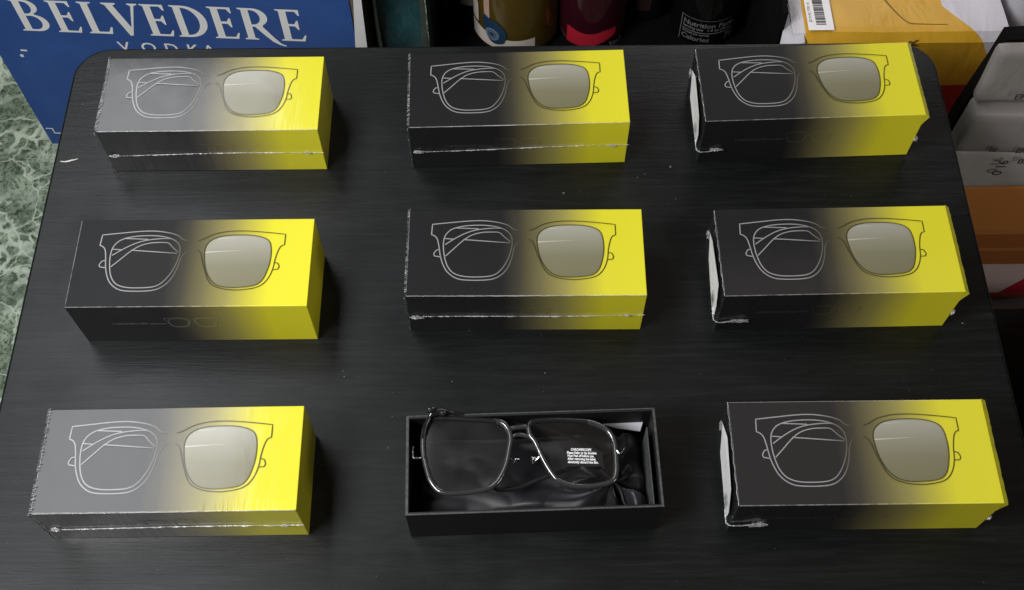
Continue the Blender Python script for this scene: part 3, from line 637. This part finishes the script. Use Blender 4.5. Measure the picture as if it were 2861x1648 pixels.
# ================================================================== DUST ON THE TABLE
m_dust = mat('dust', (0.15, 0.155, 0.15), 0.9)
bm = bmesh.new(); r = random.Random(5)
known = [(0.0415, 0.5115, .0010), (0.055, 0.513, .0005), (0.101, 0.5257, .0007), (0.107, 0.529, .0006), (-0.1235, 0.3575, .0007), (-0.1225, 0.3530, .0006), (-0.013, 0.4635, .0005), (0.0235, 0.3545, .0009), (-0.044, 0.3485, .0005),
         (-0.088, 0.2976, .0006), (-0.0862, 0.3212, .0005), (0.031, 0.3060, .0008), (0.0062, 0.3150, .0006), (0.128, 0.5360, .0012), (0.1300, 0.505, .0007), (0.335, 0.3925, .0010), (-0.3560, 0.6040, .0007)]
for i in range(260):
    known.append((r.uniform(-0.35, 0.34), r.uniform(0.19, 0.65), r.choice((.00014, .00018, .0002, .00028, .00035))))
for x, y, s in known:
    k = r.randint(4, 6); a0 = r.random() * 6; el = r.uniform(.5, 1)
    bm.faces.new([bm.verts.new((x + s * r.uniform(.6, 1.2) * math.cos(a0 + 6.283 * q / k), y + s * el * math.sin(a0 + 6.283 * q / k), 0.00025)) for q in range(k)])
tag(bmobj('dust_specks', bm, m_dust), 'fine pale dust specks scattered over the black table top', 'dust', kind='stuff')

# ================================================================== BLUE VODKA CARTON
m_blue = mat('blue_card', (0.012, 0.055, 0.26), 0.30, spec=0.5)
n, l, b = NT(m_blue); v = coords(m_blue)
l.new(ramp(m_blue, tex_noise(m_blue, v, 7, 5, 0.6, 0.3), [(0.3, (0.010, 0.052, 0.25)), (0.7, (0.020, 0.088, 0.34))]), b.inputs['Base Color'])
l.new(ramp(m_blue, tex_noise(m_blue, v, 14, 5), [(0.3, 0.28), (0.7, 0.46)]), b.inputs['Roughness'])
bump(m_blue, tex_noise(m_blue, coords(m_blue, (1, 1, 0.4)), 11, 4), 0.35, 0.004)
m_kraft = worn(mat('kraft_card', (0.16, 0.11, 0.07), 0.8), (0.17, 0.115, 0.075), 0.25, 40)
m_wht = worn(mat('white_card_print', (0.84, 0.82, 0.81), 0.5), (0.86, 0.84, 0.83), 0.06, 30)
A_ = R(-3.5); BP = Vector((-0.6184, 0.9335, FZ))
bt = thing('vodka_carton', 'large blue printed drinks carton with white lettering standing on the floor behind the table', 'box', BP, A_)
BW, BD, BT = 0.4516, 0.125, 0.345
bmobj('carton_body', bm_box(0, BW, 0.0010, BD, 0, BT, 0.002, 2), m_kraft, bt)
bm = bm_box(0.0, 0.4405, -0.0006, 0.0009, 0.0, BT - 0.001, 0.0004, 1); bmobj('blue_front', bm, m_blue, bt)
bm = bmesh.new(); poly_prism(bm, [(0.4380, 0.18), (0.4518, 0.18), (0.4525, 0.225), (0.4548, 0.300), (0.4552, BT), (0.4462, BT), (0.4458, 0.30), (0.4380, 0.215)], lambda p: (p.x, -0.0012, p.y), Vector((0, 0.0004, 0)))
bmobj('white_edge_band', bm, m_wht, bt)
bm = bm_box(0.0125, 0.40, -0.0012, -0.0008, 0.0245, 0.0250 + 0.0008, 0, 1); bm_box(0.0120, 0.0136, -0.0012, -0.0008, 0.0258, 0.0355, 0, 1, bm); bm_box(0.004, 0.0120, -0.0012, -0.0008, 0.0343, 0.0352, 0, 1, bm)
for x, z, w, h in ((0.030, 0.19, 0.008, 0.002), (0.026, 0.179, 0.004, 0.004)): bm_box(x, x + w, -0.0012, -0.0008, z, z + h, 0, 1, bm)
bmobj('white_rule', bm, m_wht, bt)
CAPH = 0.0525; BASEZ = 0.5 - 0.2732
def arc(cx, cy, rx, ry, a0, a1, n=14): return [(cx + rx * math.cos(R(a0 + (a1 - a0) * i / n)), cy + ry * math.sin(R(a0 + (a1 - a0) * i / n))) for i in range(n + 1)]
gE = [[(0,0),(.52,0),(.57,.19),(.54,.20),(.46,.06),(.24,.06),(.23,.10),(.23,.48),(.36,.48),(.42,.37),(.45,.37),(.45,.66),(.42,.66),(.36,.55),(.23,.55),(.23,.94),(.42,.94),(.48,.82),(.51,.82),(.51,1),(0,1),(0,.97),(.07,.94),(.07,.06),(0,.03)]]
gL = [[(0,0),(.52,0),(.57,.22),(.54,.23),(.45,.065),(.24,.065),(.23,.10),(.23,.94),(.31,.97),(.31,1),(0,1),(0,.97),(.07,.94),(.07,.06),(0,.03)]]
gV = [[(0,1),(0,.97),(.06,.94),(.37,-.03),(.43,-.03),(.68,.94),(.60,.97),(.60,1),(.80,1),(.80,.97),(.73,.94)][:0] or [(0,1),(0,.97),(.07,.93),(.37,-.03),(.44,-.03),(.71,.93),(.79,.97),(.79,1),(.57,1),(.57,.97),(.64,.92),(.47,.24),(.25,.92),(.32,.97),(.32,1)]]
gD = [[(0,0),(.26,0)] + arc(.26,.5,.47,.5,-90,90) + [(0,1),(0,.97),(.07,.94),(.07,.06),(0,.03)], [(.23,.07)] + [(.23,.93)] + arc(.25,.5,.31,.43,90,-90)]
gB = [[(0,0),(.36,0)] + arc(.36,.27,.31,.27,-90,75) + arc(.30,.77,.27,.23,-60,90) + [(0,1),(0,.97),(.07,.94),(.07,.06),(0,.03)],
      [(.23,.06),(.23,.49)] + arc(.33,.275,.19,.215,90,-90), [(.23,.56),(.23,.94)] + arc(.28,.75,.15,.19,90,-90)]
gR = [[(0,0),(.31,0),(.31,.03),(.23,.06),(.23,.42),(.29,.42),(.50,.10),(.62,-.06),(.74,-.15),(.88,-.20),(.89,-.17),(.78,-.10),(.66,.08),(.46,.43)] + arc(.31,.715,.30,.285,-55,90) + [(0,1),(0,.97),(.07,.94),(.07,.06),(0,.03)],
      [(.23,.49),(.23,.94)] + arc(.27,.715,.18,.225,90,-90)]
bm = bmesh.new()
for gph, s in ((gB, 0.0473), (gE, 0.0898), (gL, 0.1266), (gV, 0.1546), (gE, 0.1985), (gD, 0.2326), (gE, 0.2756), (gR, 0.3105), (gE, 0.3535)):
    add_mesh(bm, curve_mesh([[(x, y) for x, y in sp] for sp in gph]), lambda co, s=s: (s + co.x * CAPH, -0.0009, BASEZ + co.y * CAPH))
for ch, s in (('V', 0.1603), ('O', 0.1898), ('D', 0.2170), ('K', 0.2430), ('A', 0.2625)):
    me = text_mesh(ch, 0.0230, align='CENTER', bold=0.0002); add_mesh(bm, me, lambda co, s=s: (s + co.x, -0.0009, 0.5 - 0.2862 - 0.0163 + co.y))
bmobj('white_lettering', bm, m_wht, bt)
# torn tape hanging on the carton beside the table corner, and a scrap of board on the floor
bm = bmesh.new()
bx = lambda s, z, d: (s, -0.002 - d, z)
pts = [[(0.075, 0.120), (0.083, 0.128), (0.100, 0.124), (0.100, 0.085), (0.083, 0.082), (0.080, 0.102)], [(0.080, 0.102), (0.092, 0.116), (0.095, 0.126), (0.103, 0.133), (0.108, 0.110), (0.094, 0.095)]]
for k, P in enumerate(pts): bm.faces.new([bm.verts.new(bx(s, z, 0.004 * k + 0.002 * math.sin(s * 700))) for s, z in P])
bmobj('torn_tape', bm, m_tape, bt)
m_tan = worn(mat('tan_board', (0.42, 0.36, 0.28), 0.8), (0.42, 0.36, 0.28), 0.2, 50)
bm = bmesh.new(); poly_prism(bm, [(-0.604, 0.905), (-0.575, 0.935), (-0.56, 0.92), (-0.555, 0.84), (-0.580, 0.845), (-0.598, 0.875)], lambda p: (p.x, p.y, FZ + 0.006), Vector((0, 0, -0.004)))
tag(bmobj('cardboard_scrap', bm, m_tan), 'small tan cardboard scrap on the marble floor beside the blue carton', 'cardboard')

# ================================================================== TEAL BAG
m_teal = mat('teal_plastic', (0.008, 0.050, 0.062), 0.35); worn(m_teal, (0.009, 0.055, 0.068), 0.5, 16, 0.7, 18, 0.01)
m_strap = worn(mat('grey_webbing', (0.24, 0.24, 0.22), 0.7), (0.26, 0.26, 0.24), 0.2, 200)
bag = thing('teal_bag', 'dark teal glossy bag with a grey strap squeezed beside the blue carton', 'bag', (-0.132, 1.0, FZ))
bm = grid_box(-0.026, 0.024, -0.055, 0.035, 0.002, 0.46, (8, 8, 30))
for v in bm.verts:
    nn = noise.noise_vector(Vector((v.co.x * 25, v.co.y * 25, v.co.z * 18))); v.co += Vector((nn.x * 0.004, nn.y * 0.008, 0))
bmobj('bag_body', bm, m_teal, bag, smooth=True)
bm = bmesh.new(); tube(bm, smooth_path([(-0.023, -0.068, 0.40), (-0.0225, -0.068, 0.30), (-0.0235, -0.068, 0.24), (-0.0235, -0.066, 0.17), (-0.021, -0.062, 0.05)], sub=6), (0.0026, 0.0022), 8)
bmobj('strap', bm, m_strap, bag, smooth=True)

# ================================================================== BOTTLES IN A BLACK CRATE
m_crate = worn(mat('black_plastic', (0.003, 0.003, 0.003), 0.8, spec=0.1), (0.003, 0.003, 0.003), 0.3, 40)
CB = -0.205
crate = thing('black_crate', 'tall matte black crate behind the table carrying the row of bottles', 'crate', (0, 0, FZ))
bm = bmesh.new(); bm_box(-0.083, 0.262, 0.800, 0.965, 0.0, CB - FZ, 0.003, 2, bm)
bmobj('crate_body', bm, m_crate, crate)
for x0, x1, y0, y1 in ((-0.083, -0.078, 0.802, 0.965), (0.2575, 0.2625, 0.752, 0.965), (-0.078, 0.257, 0.960, 0.965)):
    bmobj('side_panel', bm_box(x0, x1, y0, y1, CB - FZ + 0.0005, 0.44, 0.001, 1), m_crate, crate)
def glass(name, col, rough=0.08, trans=0.0):
    m = mat(name, col, rough, spec=0.6, coat=0.0, trans=trans); n, l, b = NT(m)
    bump(m, tex_noise(m, coords(m), 30, 2), 0.06, 0.002); return m
def bottle(label, x, y, r, h, mg, kind='bottle', profile=None):
    t = thing('bottle', label, 'bottle', (x, y, CB))
    p = profile or [(0, 0.004), (r * .6, 0.001), (r * .88, 0.0), (r * .97, 0.004), (r, 0.012), (r, h * .60), (r * .93, h * .67), (r * .60, h * .74), (r * .34, h * .80), (r * .30, h * .95), (r * .34, h * .955), (r * .34, h * .97), (r * .3, h), (0, h)]
    bmobj('glass_body', lathe(p, 56), mg, t, smooth=True); return t
def sector(r, a0, a1, z0, z1, seg=24, top=None, bot=None):
    """curved label; angle 0 faces the camera (-y), positive to the right"""
    bm = bmesh.new(); A = []; B = []
    for i in range(seg + 1):
        k = i / seg; a = R(a0 + (a1 - a0) * k); x, y = r * math.sin(a), -r * math.cos(a)
        A.append(bm.verts.new((x, y, z0 + (bot(k) if bot else 0)))); B.append(bm.verts.new((x, y, z1 + (top(k) if top else 0))))
    for i in range(seg): bm.faces.new((A[i], A[i + 1], B[i + 1], B[i]))
    return bm
def wrap(me, r, a0, z, scale=1.0):
    """bend flat text round a bottle"""
    def f(co):
        a = R(a0) + co.x * scale / r; return (r * math.sin(a), -r * math.cos(a), z + co.y * scale)
    return me, f
m_dark = glass('black_glass', (0.004, 0.004, 0.004), 0.12)
m_amber = glass('amber_glass', (0.075, 0.045, 0.006), 0.10)
m_redgl = glass('dark_red_glass', (0.034, 0.004, 0.009), 0.08)
m_lab_c = worn(mat('cream_label', (0.60, 0.53, 0.47), 0.6), (0.60, 0.53, 0.47), 0.1, 80)
m_lab_r = mat('red_label', (0.42, 0.012, 0.03), 0.4)
m_seal = mat('navy_seal', (0.010, 0.035, 0.085), 0.4); m_sealp = mat('pale_blue_print', (0.22, 0.29, 0.36), 0.5)
m_pink = worn(mat('pink_ribbon', (0.42, 0.27, 0.20), 0.6), (0.42, 0.27, 0.20), 0.15, 200)
m_grey = mat('grey_print', (0.15, 0.15, 0.15), 0.6); m_gold = mat('gold_foil', (0.7, 0.6, 0.35), 0.25, metal=0.9)
m_dimp = mat('dim_print', (0.20, 0.17, 0.14), 0.6); m_orange = mat('orange_label', (0.60, 0.12, 0.02), 0.5)
# black bottle, far left of the row
t = bottle('black bottle with faint writing, between the marble floor strip and the amber bottle', -0.0255 - 0.012, 0.905, 0.040, 0.30, m_dark)
rb = 0.0403
for w_, sz_, a_, z_ in (("Daily", 0.009, -4, 0.014), ("mild", 0.006, -6, 0.052)):
    bm = bmesh.new(); me, f = wrap(text_mesh(w_, sz_), rb + .0003, a_, z_); add_mesh(bm, me, f); bmobj('lettering', bm, m_dimp, t)
bmobj('label_patch', sector(rb, -22, 12, 0.037, 0.044, 14, top=lambda k: 0.004 * (1 - k)), m_dimp, t)
bmobj('highlight_stripe', sector(rb, -58, -46, 0.004, 0.12, 4), mat('painted_highlight', (0.15, 0.15, 0.14), 0.5), t)  # highlight on the black glass, painted as a pale stripe
# amber bottle
t = bottle('amber bottle with cream label and blue drop-shaped seal', 0.0072, 0.872, 0.0475, 0.33, m_amber,
           profile=[(0, 0.004), (0.03, 0.001), (0.043, 0.0), (0.0465, 0.004), (0.0475, 0.012), (0.0475, 0.100), (0.046, 0.115), (0.040, 0.140), (0.030, 0.165), (0.018, 0.19), (0.015, 0.30), (0.016, 0.32), (0, 0.325)])
rb = 0.0478
bmobj('cream_label', sector(rb, -72, 24, 0.010, 0.030, 30, top=lambda k: 0.0035 * math.sin(k * 3.1 + 2.6), bot=lambda k: 0.004 * max(0, k - .8) / .2), m_lab_c, t)
bmobj('cream_label', sector(rb, -72, -57, 0.0345, 0.078, 6, top=lambda k: -0.016 * k), m_lab_c, t)
bmobj('pink_ribbon', sector(rb + .0003, -45, -36, 0.052, 0.125, 5), m_pink, t)
bm = bmesh.new()
drop = smooth_path([(-0.014, 0.024), (-0.006, 0.021), (0.004, 0.018), (0.0125, 0.010), (0.0145, 0.0), (0.0115, -0.011), (0.002, -0.0145), (-0.006, -0.011), (-0.0105, 0.0), (-0.0140, 0.012)], True, 4)
def onb(p, r, a0, z): a = R(a0) + p.x / r; return Vector((r * math.sin(a), -r * math.cos(a), z + p.y))
cv = bm.verts.new(onb(Vector((0, 0)), rb + .001, -30, 0.032)); ring = [bm.verts.new(onb(p, rb + .001, -30, 0.032)) for p in drop]
md = [bm.verts.new(onb(p * .5, rb + .001, -30, 0.032)) for p in drop]
for i in range(len(ring)):
    j = (i + 1) % len(ring); bm.faces.new((cv, md[i], md[j])); bm.faces.new((md[i], ring[i], ring[j], md[j]))
bmesh.ops.recalc_face_normals(bm, faces=bm.faces[:]); sl = bmobj('blue_seal', bm, m_seal, t)
bm = bmesh.new()
for rad in (0.0035, 0.0058, 0.0082):
    pts = [Vector((-0.002 + rad * math.cos(a * .3142), -0.001 + rad * math.sin(a * .3142))) for a in range(20)]
    ribbon(bm, pts, 0.0007, True, lambda p: onb(p, rb + .0014, -30, 0.032), 0)
for k in range(26):
    a = k / 26 * 6.283; rr0 = 0.0064; pts = [Vector((-0.002 + q * math.cos(a), -0.001 + q * math.sin(a))) for q in (rr0, rr0 + 0.0012)]
    ribbon(bm, pts, 0.0008, False, lambda p: onb(p, rb + .0015, -30, 0.032), 0)
bmobj('seal_print', bm, m_sealp, sl)
# red bottle
t = bottle('dark red bottle with a bright red label curving round its foot', 0.0885, 0.868, 0.0370, 0.31, m_redgl,
           profile=[(0, 0.006), (0.022, 0.002), (0.030, 0.0), (0.0345, 0.005), (0.037, 0.014), (0.0395, 0.12), (0.036, 0.16), (0.02, 0.19), (0.014, 0.21), (0.013, 0.29), (0.014, 0.31), (0, 0.31)])
rb = 0.0374
def bow(k): return 0.010 * (2 * abs(k - .42)) ** 2
bmobj('red_label', sector(rb, -47, 40, 0.0085, 0.0285, 30, top=bow, bot=lambda k: 0.014 * max(0, k - .35) ** 1.5 * 1.8), m_lab_r, t)
bm = bmesh.new(); me, f = wrap(text_mesh("3in1", 0.012), rb + .0006, 26, 0.004); add_mesh(bm, me, f); bmobj('lettering', bm, m_grey, t)
bmobj('gold_mark', sector(rb, -62, -50, 0.010, 0.013, 6, top=lambda k: 0.006 * (1 - k), bot=lambda k: 0.008 * (1 - k)), m_gold, t)
# two more dark bottles
t = bottle('black bottle with a small orange mark, between the red bottle and the nutrition label bottle', 0.1480, 0.905, 0.0330, 0.30, m_dark)
bmobj('orange_mark', sector(0.0334, 22, 34, 0.052, 0.074, 6, top=lambda k: -0.006 * abs(2 * k - 1), bot=lambda k: 0.008 * abs(2 * k - 1)), m_orange, t)
bmobj('label_patch', sector(0.0334, -18, 8, 0.020, 0.052, 8), mat('maroon_print', (0.022, 0.008, 0.008), 0.5), t)
t = bottle('black bottle showing the white-lettered nutrition panel', 0.2115, 0.872, 0.0370, 0.31, m_dark)
rb = 0.0375
bm = bmesh.new()
for s, z, sz, a0 in (("Nutrition Facts", 0.0325, 0.0095, -45), ("Serving size   1 fl oz (30mL)", 0.0275, 0.0050, -45), ("Calories", 0.0110, 0.0095, -45), ("70", 0.0125, 0.0120, 28), ("Amount per serving", 0.0200, 0.0038, -45)):
    me, f = wrap(text_mesh(s, sz, bold=0.00015), rb + .0003, a0, z); add_mesh(bm, me, f)
bmobj('nutrition_lettering', bm, m_grey, t)
bm = sector(rb + .0002, -45, 45, 0.0235, 0.0247); 
for a in ((-49.5, -48.2, 0.006, 0.044),):
    b2 = sector(rb + .0002, a[0], a[1], a[2], a[3], 3); me = bpy.data.meshes.new('t'); b2.to_mesh(me); b2.free(); add_mesh(bm, me, Matrix.Identity(4))
b2 = sector(rb + .0002, -48, 45, 0.0425, 0.0431); me = bpy.data.meshes.new('t'); b2.to_mesh(me); b2.free(); add_mesh(bm, me, Matrix.Identity(4))
bmobj('panel_rule', bm, m_grey, t)

# ================================================================== PARCELS ON THE RIGHT
def soft(name, x0, x1, y0, y1, z0, z1, m, parent=None, n=(26, 14, 10), amp=0.003, sag=0.004, seed=0, rnd_e=0.010, zo=0):
    bm = grid_box(x0, x1, y0, y1, z0, z1, n)
    cx, cy, cz = (x0 + x1) / 2, (y0 + y1) / 2, (z0 + z1) / 2; hx, hy, hz = (x1 - x0) / 2, (y1 - y0) / 2, (z1 - z0) / 2
    for v in bm.verts:
        p = v.co
        # round the corners
        q = Vector((p.x - cx, p.y - cy, p.z - cz)); e = rnd_e
        inner = Vector((max(-hx + e, min(hx - e, q.x)), max(-hy + e, min(hy - e, q.y)), max(-hz + e, min(hz - e, q.z))))
        d = q - inner
        if d.length > 1e-7: q = inner + d.normalized() * e
        s = Vector((q.x * 9 + seed, q.y * 9, q.z * 9)); nn = noise.noise_vector(s) + noise.noise_vector(s * 3.1) * 0.45
        q += nn * amp
        v.co = Vector((cx + q.x, cy + q.y, cz + q.z))
    return bmobj(name, bm, m, parent, smooth=True)
def crinkle(m, strength=0.8, scale=26, rot=0.5, dist=0.006):
    n, l, b = NT(m); v = coords(m, (2.6, 1, 1.0), rot=(0, rot, 0)); bp = bump(m, tex_noise(m, v, scale, 4, 0.5, 0.4), strength, dist)
    v = coords(m); bump(m, tex_noise(m, v, 90, 3), 0.3, 0.001, bp)
m_poly = mat('grey_poly_mailer', (0.235, 0.215, 0.205), 0.40, spec=0.45); crinkle(m_poly, 0.55, 9)
m_poly3 = mat('lightened_poly_mailer', (0.42, 0.385, 0.37), 0.42, spec=0.45); crinkle(m_poly3, 0.6, 9)  # lighter copy of the grey mailer, offsetting the shade under the table
m_poly2 = mat('pale_poly_mailer', (0.50, 0.49, 0.52), 0.35, spec=0.5); crinkle(m_poly2, 0.5, 10)
m_text = mat('black_ink', (0.02, 0.02, 0.02), 0.6)
# yellow courier box: yellow field, white corner, red lower band chosen by position on the sleeve
m_cour = mat('courier_card', rough=0.42)
n, l, b = NT(m_cour); t_ = n.new('ShaderNodeTexCoord'); sx_ = n.new('ShaderNodeSeparateXYZ'); l.new(t_.outputs['Object'], sx_.inputs[0])
X_, Y_, Z_ = sx_.outputs
# top: white right of a slanted line; front: continues down and to the right.
edge = math_node(m_cour, 'ADD', math_node(m_cour, 'MULTIPLY', math_node(m_cour, 'MAXIMUM', Y_, 0.0), -0.78), 0.1775)
edge = math_node(m_cour, 'MAXIMUM', edge, 0.1475)
edge = math_node(m_cour, 'ADD', edge, math_node(m_cour, 'MULTIPLY', math_node(m_cour, 'MINIMUM', Z_, 0.0), -0.55))
isw = math_node(m_cour, 'GREATER_THAN', X_, edge)
isl = math_node(m_cour, 'LESS_THAN', X_, 0.0115)
isr = math_node(m_cour, 'MULTIPLY', math_node(m_cour, 'LESS_THAN', Z_, -0.0735), math_node(m_cour, 'GREATER_THAN', X_, 0.05))
dirt = tex_noise(m_cour, coords(m_cour), 25, 4)
yel = ramp(m_cour, dirt, [(0.3, (0.58, 0.31, 0.018)), (0.7, (0.66, 0.37, 0.024))])
c = mixc(m_cour, math_node(m_cour, 'MAXIMUM', isw, isl), yel, (0.60, 0.58, 0.62)); c = mixc(m_cour, isr, c, (0.36, 0.010, 0.014))
l.new(c, b.inputs['Base Color'])
bp = bump(m_cour, tex_noise(m_cour, coords(m_cour, (2.2, 1, 1), rot=(0, 0.7, 0)), 14, 4, 0.5, 0.5), 0.5, 0.005)
cb = thing('courier_box', 'yellow and white courier box with barcode sticker behind the back right corner of the table', 'box', (0.2700, 0.7400, -0.080))
bm = grid_box(0.0, 0.2050, 0.0, 0.19, -0.150, 0.0, (40, 30, 24))
for v in bm.verts:
    p = v.co
    if p.z > -0.0001 and p.y < 0.001: p.z -= 0.0075; p.y -= 0.0015     # rolled front lip
    elif p.z > -0.0001 and p.y < 0.007: p.z -= 0.0003
    nn = noise.noise_vector(Vector((p.x * 16, p.y * 16, p.z * 16 + 4))); p += nn * 0.0016
    # crease across the lid
bmobj('box_body', bm, m_cour, cb, smooth=False)
# crease printed by a fold: a shallow ridge on the lid
bm = bmesh.new(); P = smooth_path([(0.0870, 0.060), (0.0960, 0.040), (0.1050, 0.0240), (0.1120, 0.0165), (0.122, 0.0150), (0.148, 0.0140)], sub=5)
tube(bm, [(p.x, p.y, 0.0006) for p in P], [(0.0010 * (1 - i / len(P)) + 0.0002, 0.0005) for i in range(len(P))], 6); bmobj('fold_crease', bm, mat('creased_yellow', (0.22, 0.13, 0.015), 0.6), cb, smooth=True)
st = bm_box(0.0140, 0.0385, 0.0060, 0.075, 0.0028, 0.0033, 0.0002, 1); st = bmobj('barcode_sticker', st, m_wht, cb)
bm = bmesh.new(); r = random.Random(11); y = 0.0125
while y < 0.072:
    w = r.choice((0.0005, 0.0008, 0.0013)); x0 = 0.0200 + (y - 0.0125) * -0.02
    bm_box(x0 + 0.002, x0 + 0.0115, y, y + w, 0.0034, 0.0036, 0, 1, bm); y += w + r.choice((0.0005, 0.0008, 0.0011))
M = Matrix.Translation((0.0183, 0.016, 0.0036)) @ Matrix.Rotation(R(90), 4, 'Z'); add_mesh(bm, text_mesh("JD 0142 7730 16", 0.0036), M)
bmobj('bar_print', bm, m_text, st)
bm = bmesh.new(); M = Matrix.Translation((0.1180, -0.0028, -0.0105)) @ Matrix.Rotation(R(75), 4, 'X') @ Matrix.Rotation(R(90), 4, 'Z'); add_mesh(bm, text_mesh("R", 0.013, bold=-0.0001, extrude=0.0004), Matrix.Translation((0, -0.0005, 0)) @ M)
bmobj('printed_letter', bm, mat('brown_print', (0.10, 0.045, 0.01), 0.6), cb)
# folded white corner flap at the left end
bm = bmesh.new(); P = [(0.010, -0.004, -0.002), (0.012, 0.055, 0.001), (0.0035, 0.060, 0.0), (-0.0085, 0.012, -0.004), (-0.0140, -0.0080, -0.012), (0.0100, -0.010, -0.013)]
vv = [bm.verts.new(p) for p in P]; bm.faces.new((vv[0], vv[1], vv[2], vv[3])); bm.faces.new((vv[0], vv[3], vv[4], vv[5])); bmobj('corner_flap', bm, m_poly2, cb)
# loose mailers stacked right of the table
G = 'grey parcels stacked to the right of the table'
def marks(parent, items, y, name='printed_marks'):
    for s, x, z, sz, rot in items:
        bm = bmesh.new(); add_mesh(bm, text_mesh(s, sz, bold=0.0002), Matrix.Translation((x, y, z)) @ Matrix.Rotation(R(90), 4, 'X') @ Matrix.Rotation(R(rot), 4, 'Z')); bmobj(name, bm, m_text, parent)
def parcel(label, x0, x1, y0, y1, z0, z1, m, seed, items=(), amp=0.0035, group=G, name='poly_mailer', e=0.012):
    t = thing(name, label, 'parcel', (x0, y0, z0), 0, group)
    soft('mailer_body', 0, x1 - x0, 0, y1 - y0, 0, z1 - z0, m, t, amp=amp, seed=seed, rnd_e=e)
    if items: marks(t, items, -0.0045)
    return t
parcel('upright pale grey mailer behind the stack at the top right corner', 0.487, 0.62, 0.775, 0.95, -0.30, 0.02, m_poly2, 3, e=0.02)
parcel('topmost grey mailer of the stack beside the yellow courier box', 0.399, 0.60, 0.622, 0.634, -0.0325, 0.036, m_poly, 11, [("EHE", 0.030, 0.0115, 0.010, 0)], e=0.004, amp=0.0018)
parcel('second grey mailer of the stack, with a bright folded top edge', 0.400, 0.60, 0.612, 0.634, -0.0890, -0.0335, m_poly, 17, [("DHB 08", 0.052, 0.004, 0.010, 0), ("III", 0.028, 0.006, 0.009, 0)], e=0.004, amp=0.002)
parcel('third grey mailer of the stack, resting on the orange brown box', 0.400, 0.62, 0.612, 0.638, -0.1455, -0.0900, m_poly3, 29, [("0 16", 0.052, 0.026, 0.013, 90), ("SE", 0.008, 0.004, 0.010, 0), ("BHC", 0.060, 0.044, 0.010, 0)], e=0.004, amp=0.002)
# orange brown box with white and red band
m_ob = mat('orange_card', (0.42, 0.15, 0.030), 0.45); n, l, b = NT(m_ob)
t_ = n.new('ShaderNodeTexCoord'); sx_ = n.new('ShaderNodeSeparateXYZ'); l.new(t_.outputs['Object'], sx_.inputs[0])
c = ramp(m_ob, math_node(m_ob, 'DIVIDE', sx_.outputs[2], 0.22), [(0.0, (0.42, 0.07, 0.05)), (0.065, (0.66, 0.50, 0.48)), (0.345, (0.36, 0.120, 0.035)), (0.47, (0.50, 0.18, 0.05)), (0.50, (0.38, 0.125, 0.035)), (0.62, (0.56, 0.21, 0.055)), (0.66, (0.60, 0.23, 0.055))], 'CONSTANT')
l.new(c, b.inputs['Base Color']); bump(m_ob, tex_noise(m_ob, coords(m_ob), 20, 4), 0.3, 0.003)
ob = thing('orange_box', 'orange brown cardboard box with a pale band and red triangle under the grey mailers', 'box', (0.415, 0.612, -0.368))
bmobj('box_body', bm_box(0, 0.26, 0, 0.055, 0, 0.2215, 0.002, 2), m_ob, ob)
bm = bmesh.new(); poly_prism(bm, [(0.122, 0.0150), (0.245, 0.0150), (0.245, 0.09), (0.155, 0.074)], lambda p: (p.x, -0.0006, p.y), Vector((0, 0.0004, 0))); bmobj('red_triangle', bm, m_lab_r, ob)
parcel('lowest grey parcel of the stack, standing on the floor under the orange brown box', 0.41, 0.68, 0.60, 0.76, FZ + 0.004, -0.3705, m_poly3, 41, e=0.006, amp=0.0012)
bm = bmesh.new(); poly_prism(bm, [(0.4085, 0.0330), (0.4067, 0.0005), (0.4038, -0.0303), (0.4003, -0.0700), (0.4003, -0.1440), (0.4400, -0.1440), (0.4500, 0.0300), (0.4300, 0.0345)], lambda p: (p.x, 0.6365, p.y), Vector((0, 0.014, 0)))  # black slab put in for the shaded gap beside the mailers
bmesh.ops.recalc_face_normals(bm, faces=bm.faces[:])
tag(bmobj('shade_slab', bm, m_crate), 'black slab added for the shaded gap between the yellow courier box and grey mailers', 'slab')
# black bag on the floor
m_bag = mat('black_bag', (0.003, 0.003, 0.003), 0.75, spec=0.2)
bm = bmesh.new(); bmesh.ops.create_icosphere(bm, subdivisions=4, radius=1)
for v in bm.verts:
    p = v.co.copy(); k = 1 + 0.10 * noise.noise(p * 1.6) + 0.04 * noise.noise(p * 5)
    v.co = Vector((p.x * 0.16 * k, p.y * 0.17 * k, max(-0.118, p.z * 0.15 * k)))
tag(bmobj('black_bag', bm, m_bag, None, True, loc=(0.565, 0.400, FZ + 0.12)), 'soft black bag slumped on the floor beside the front right edge of the table', 'bag')
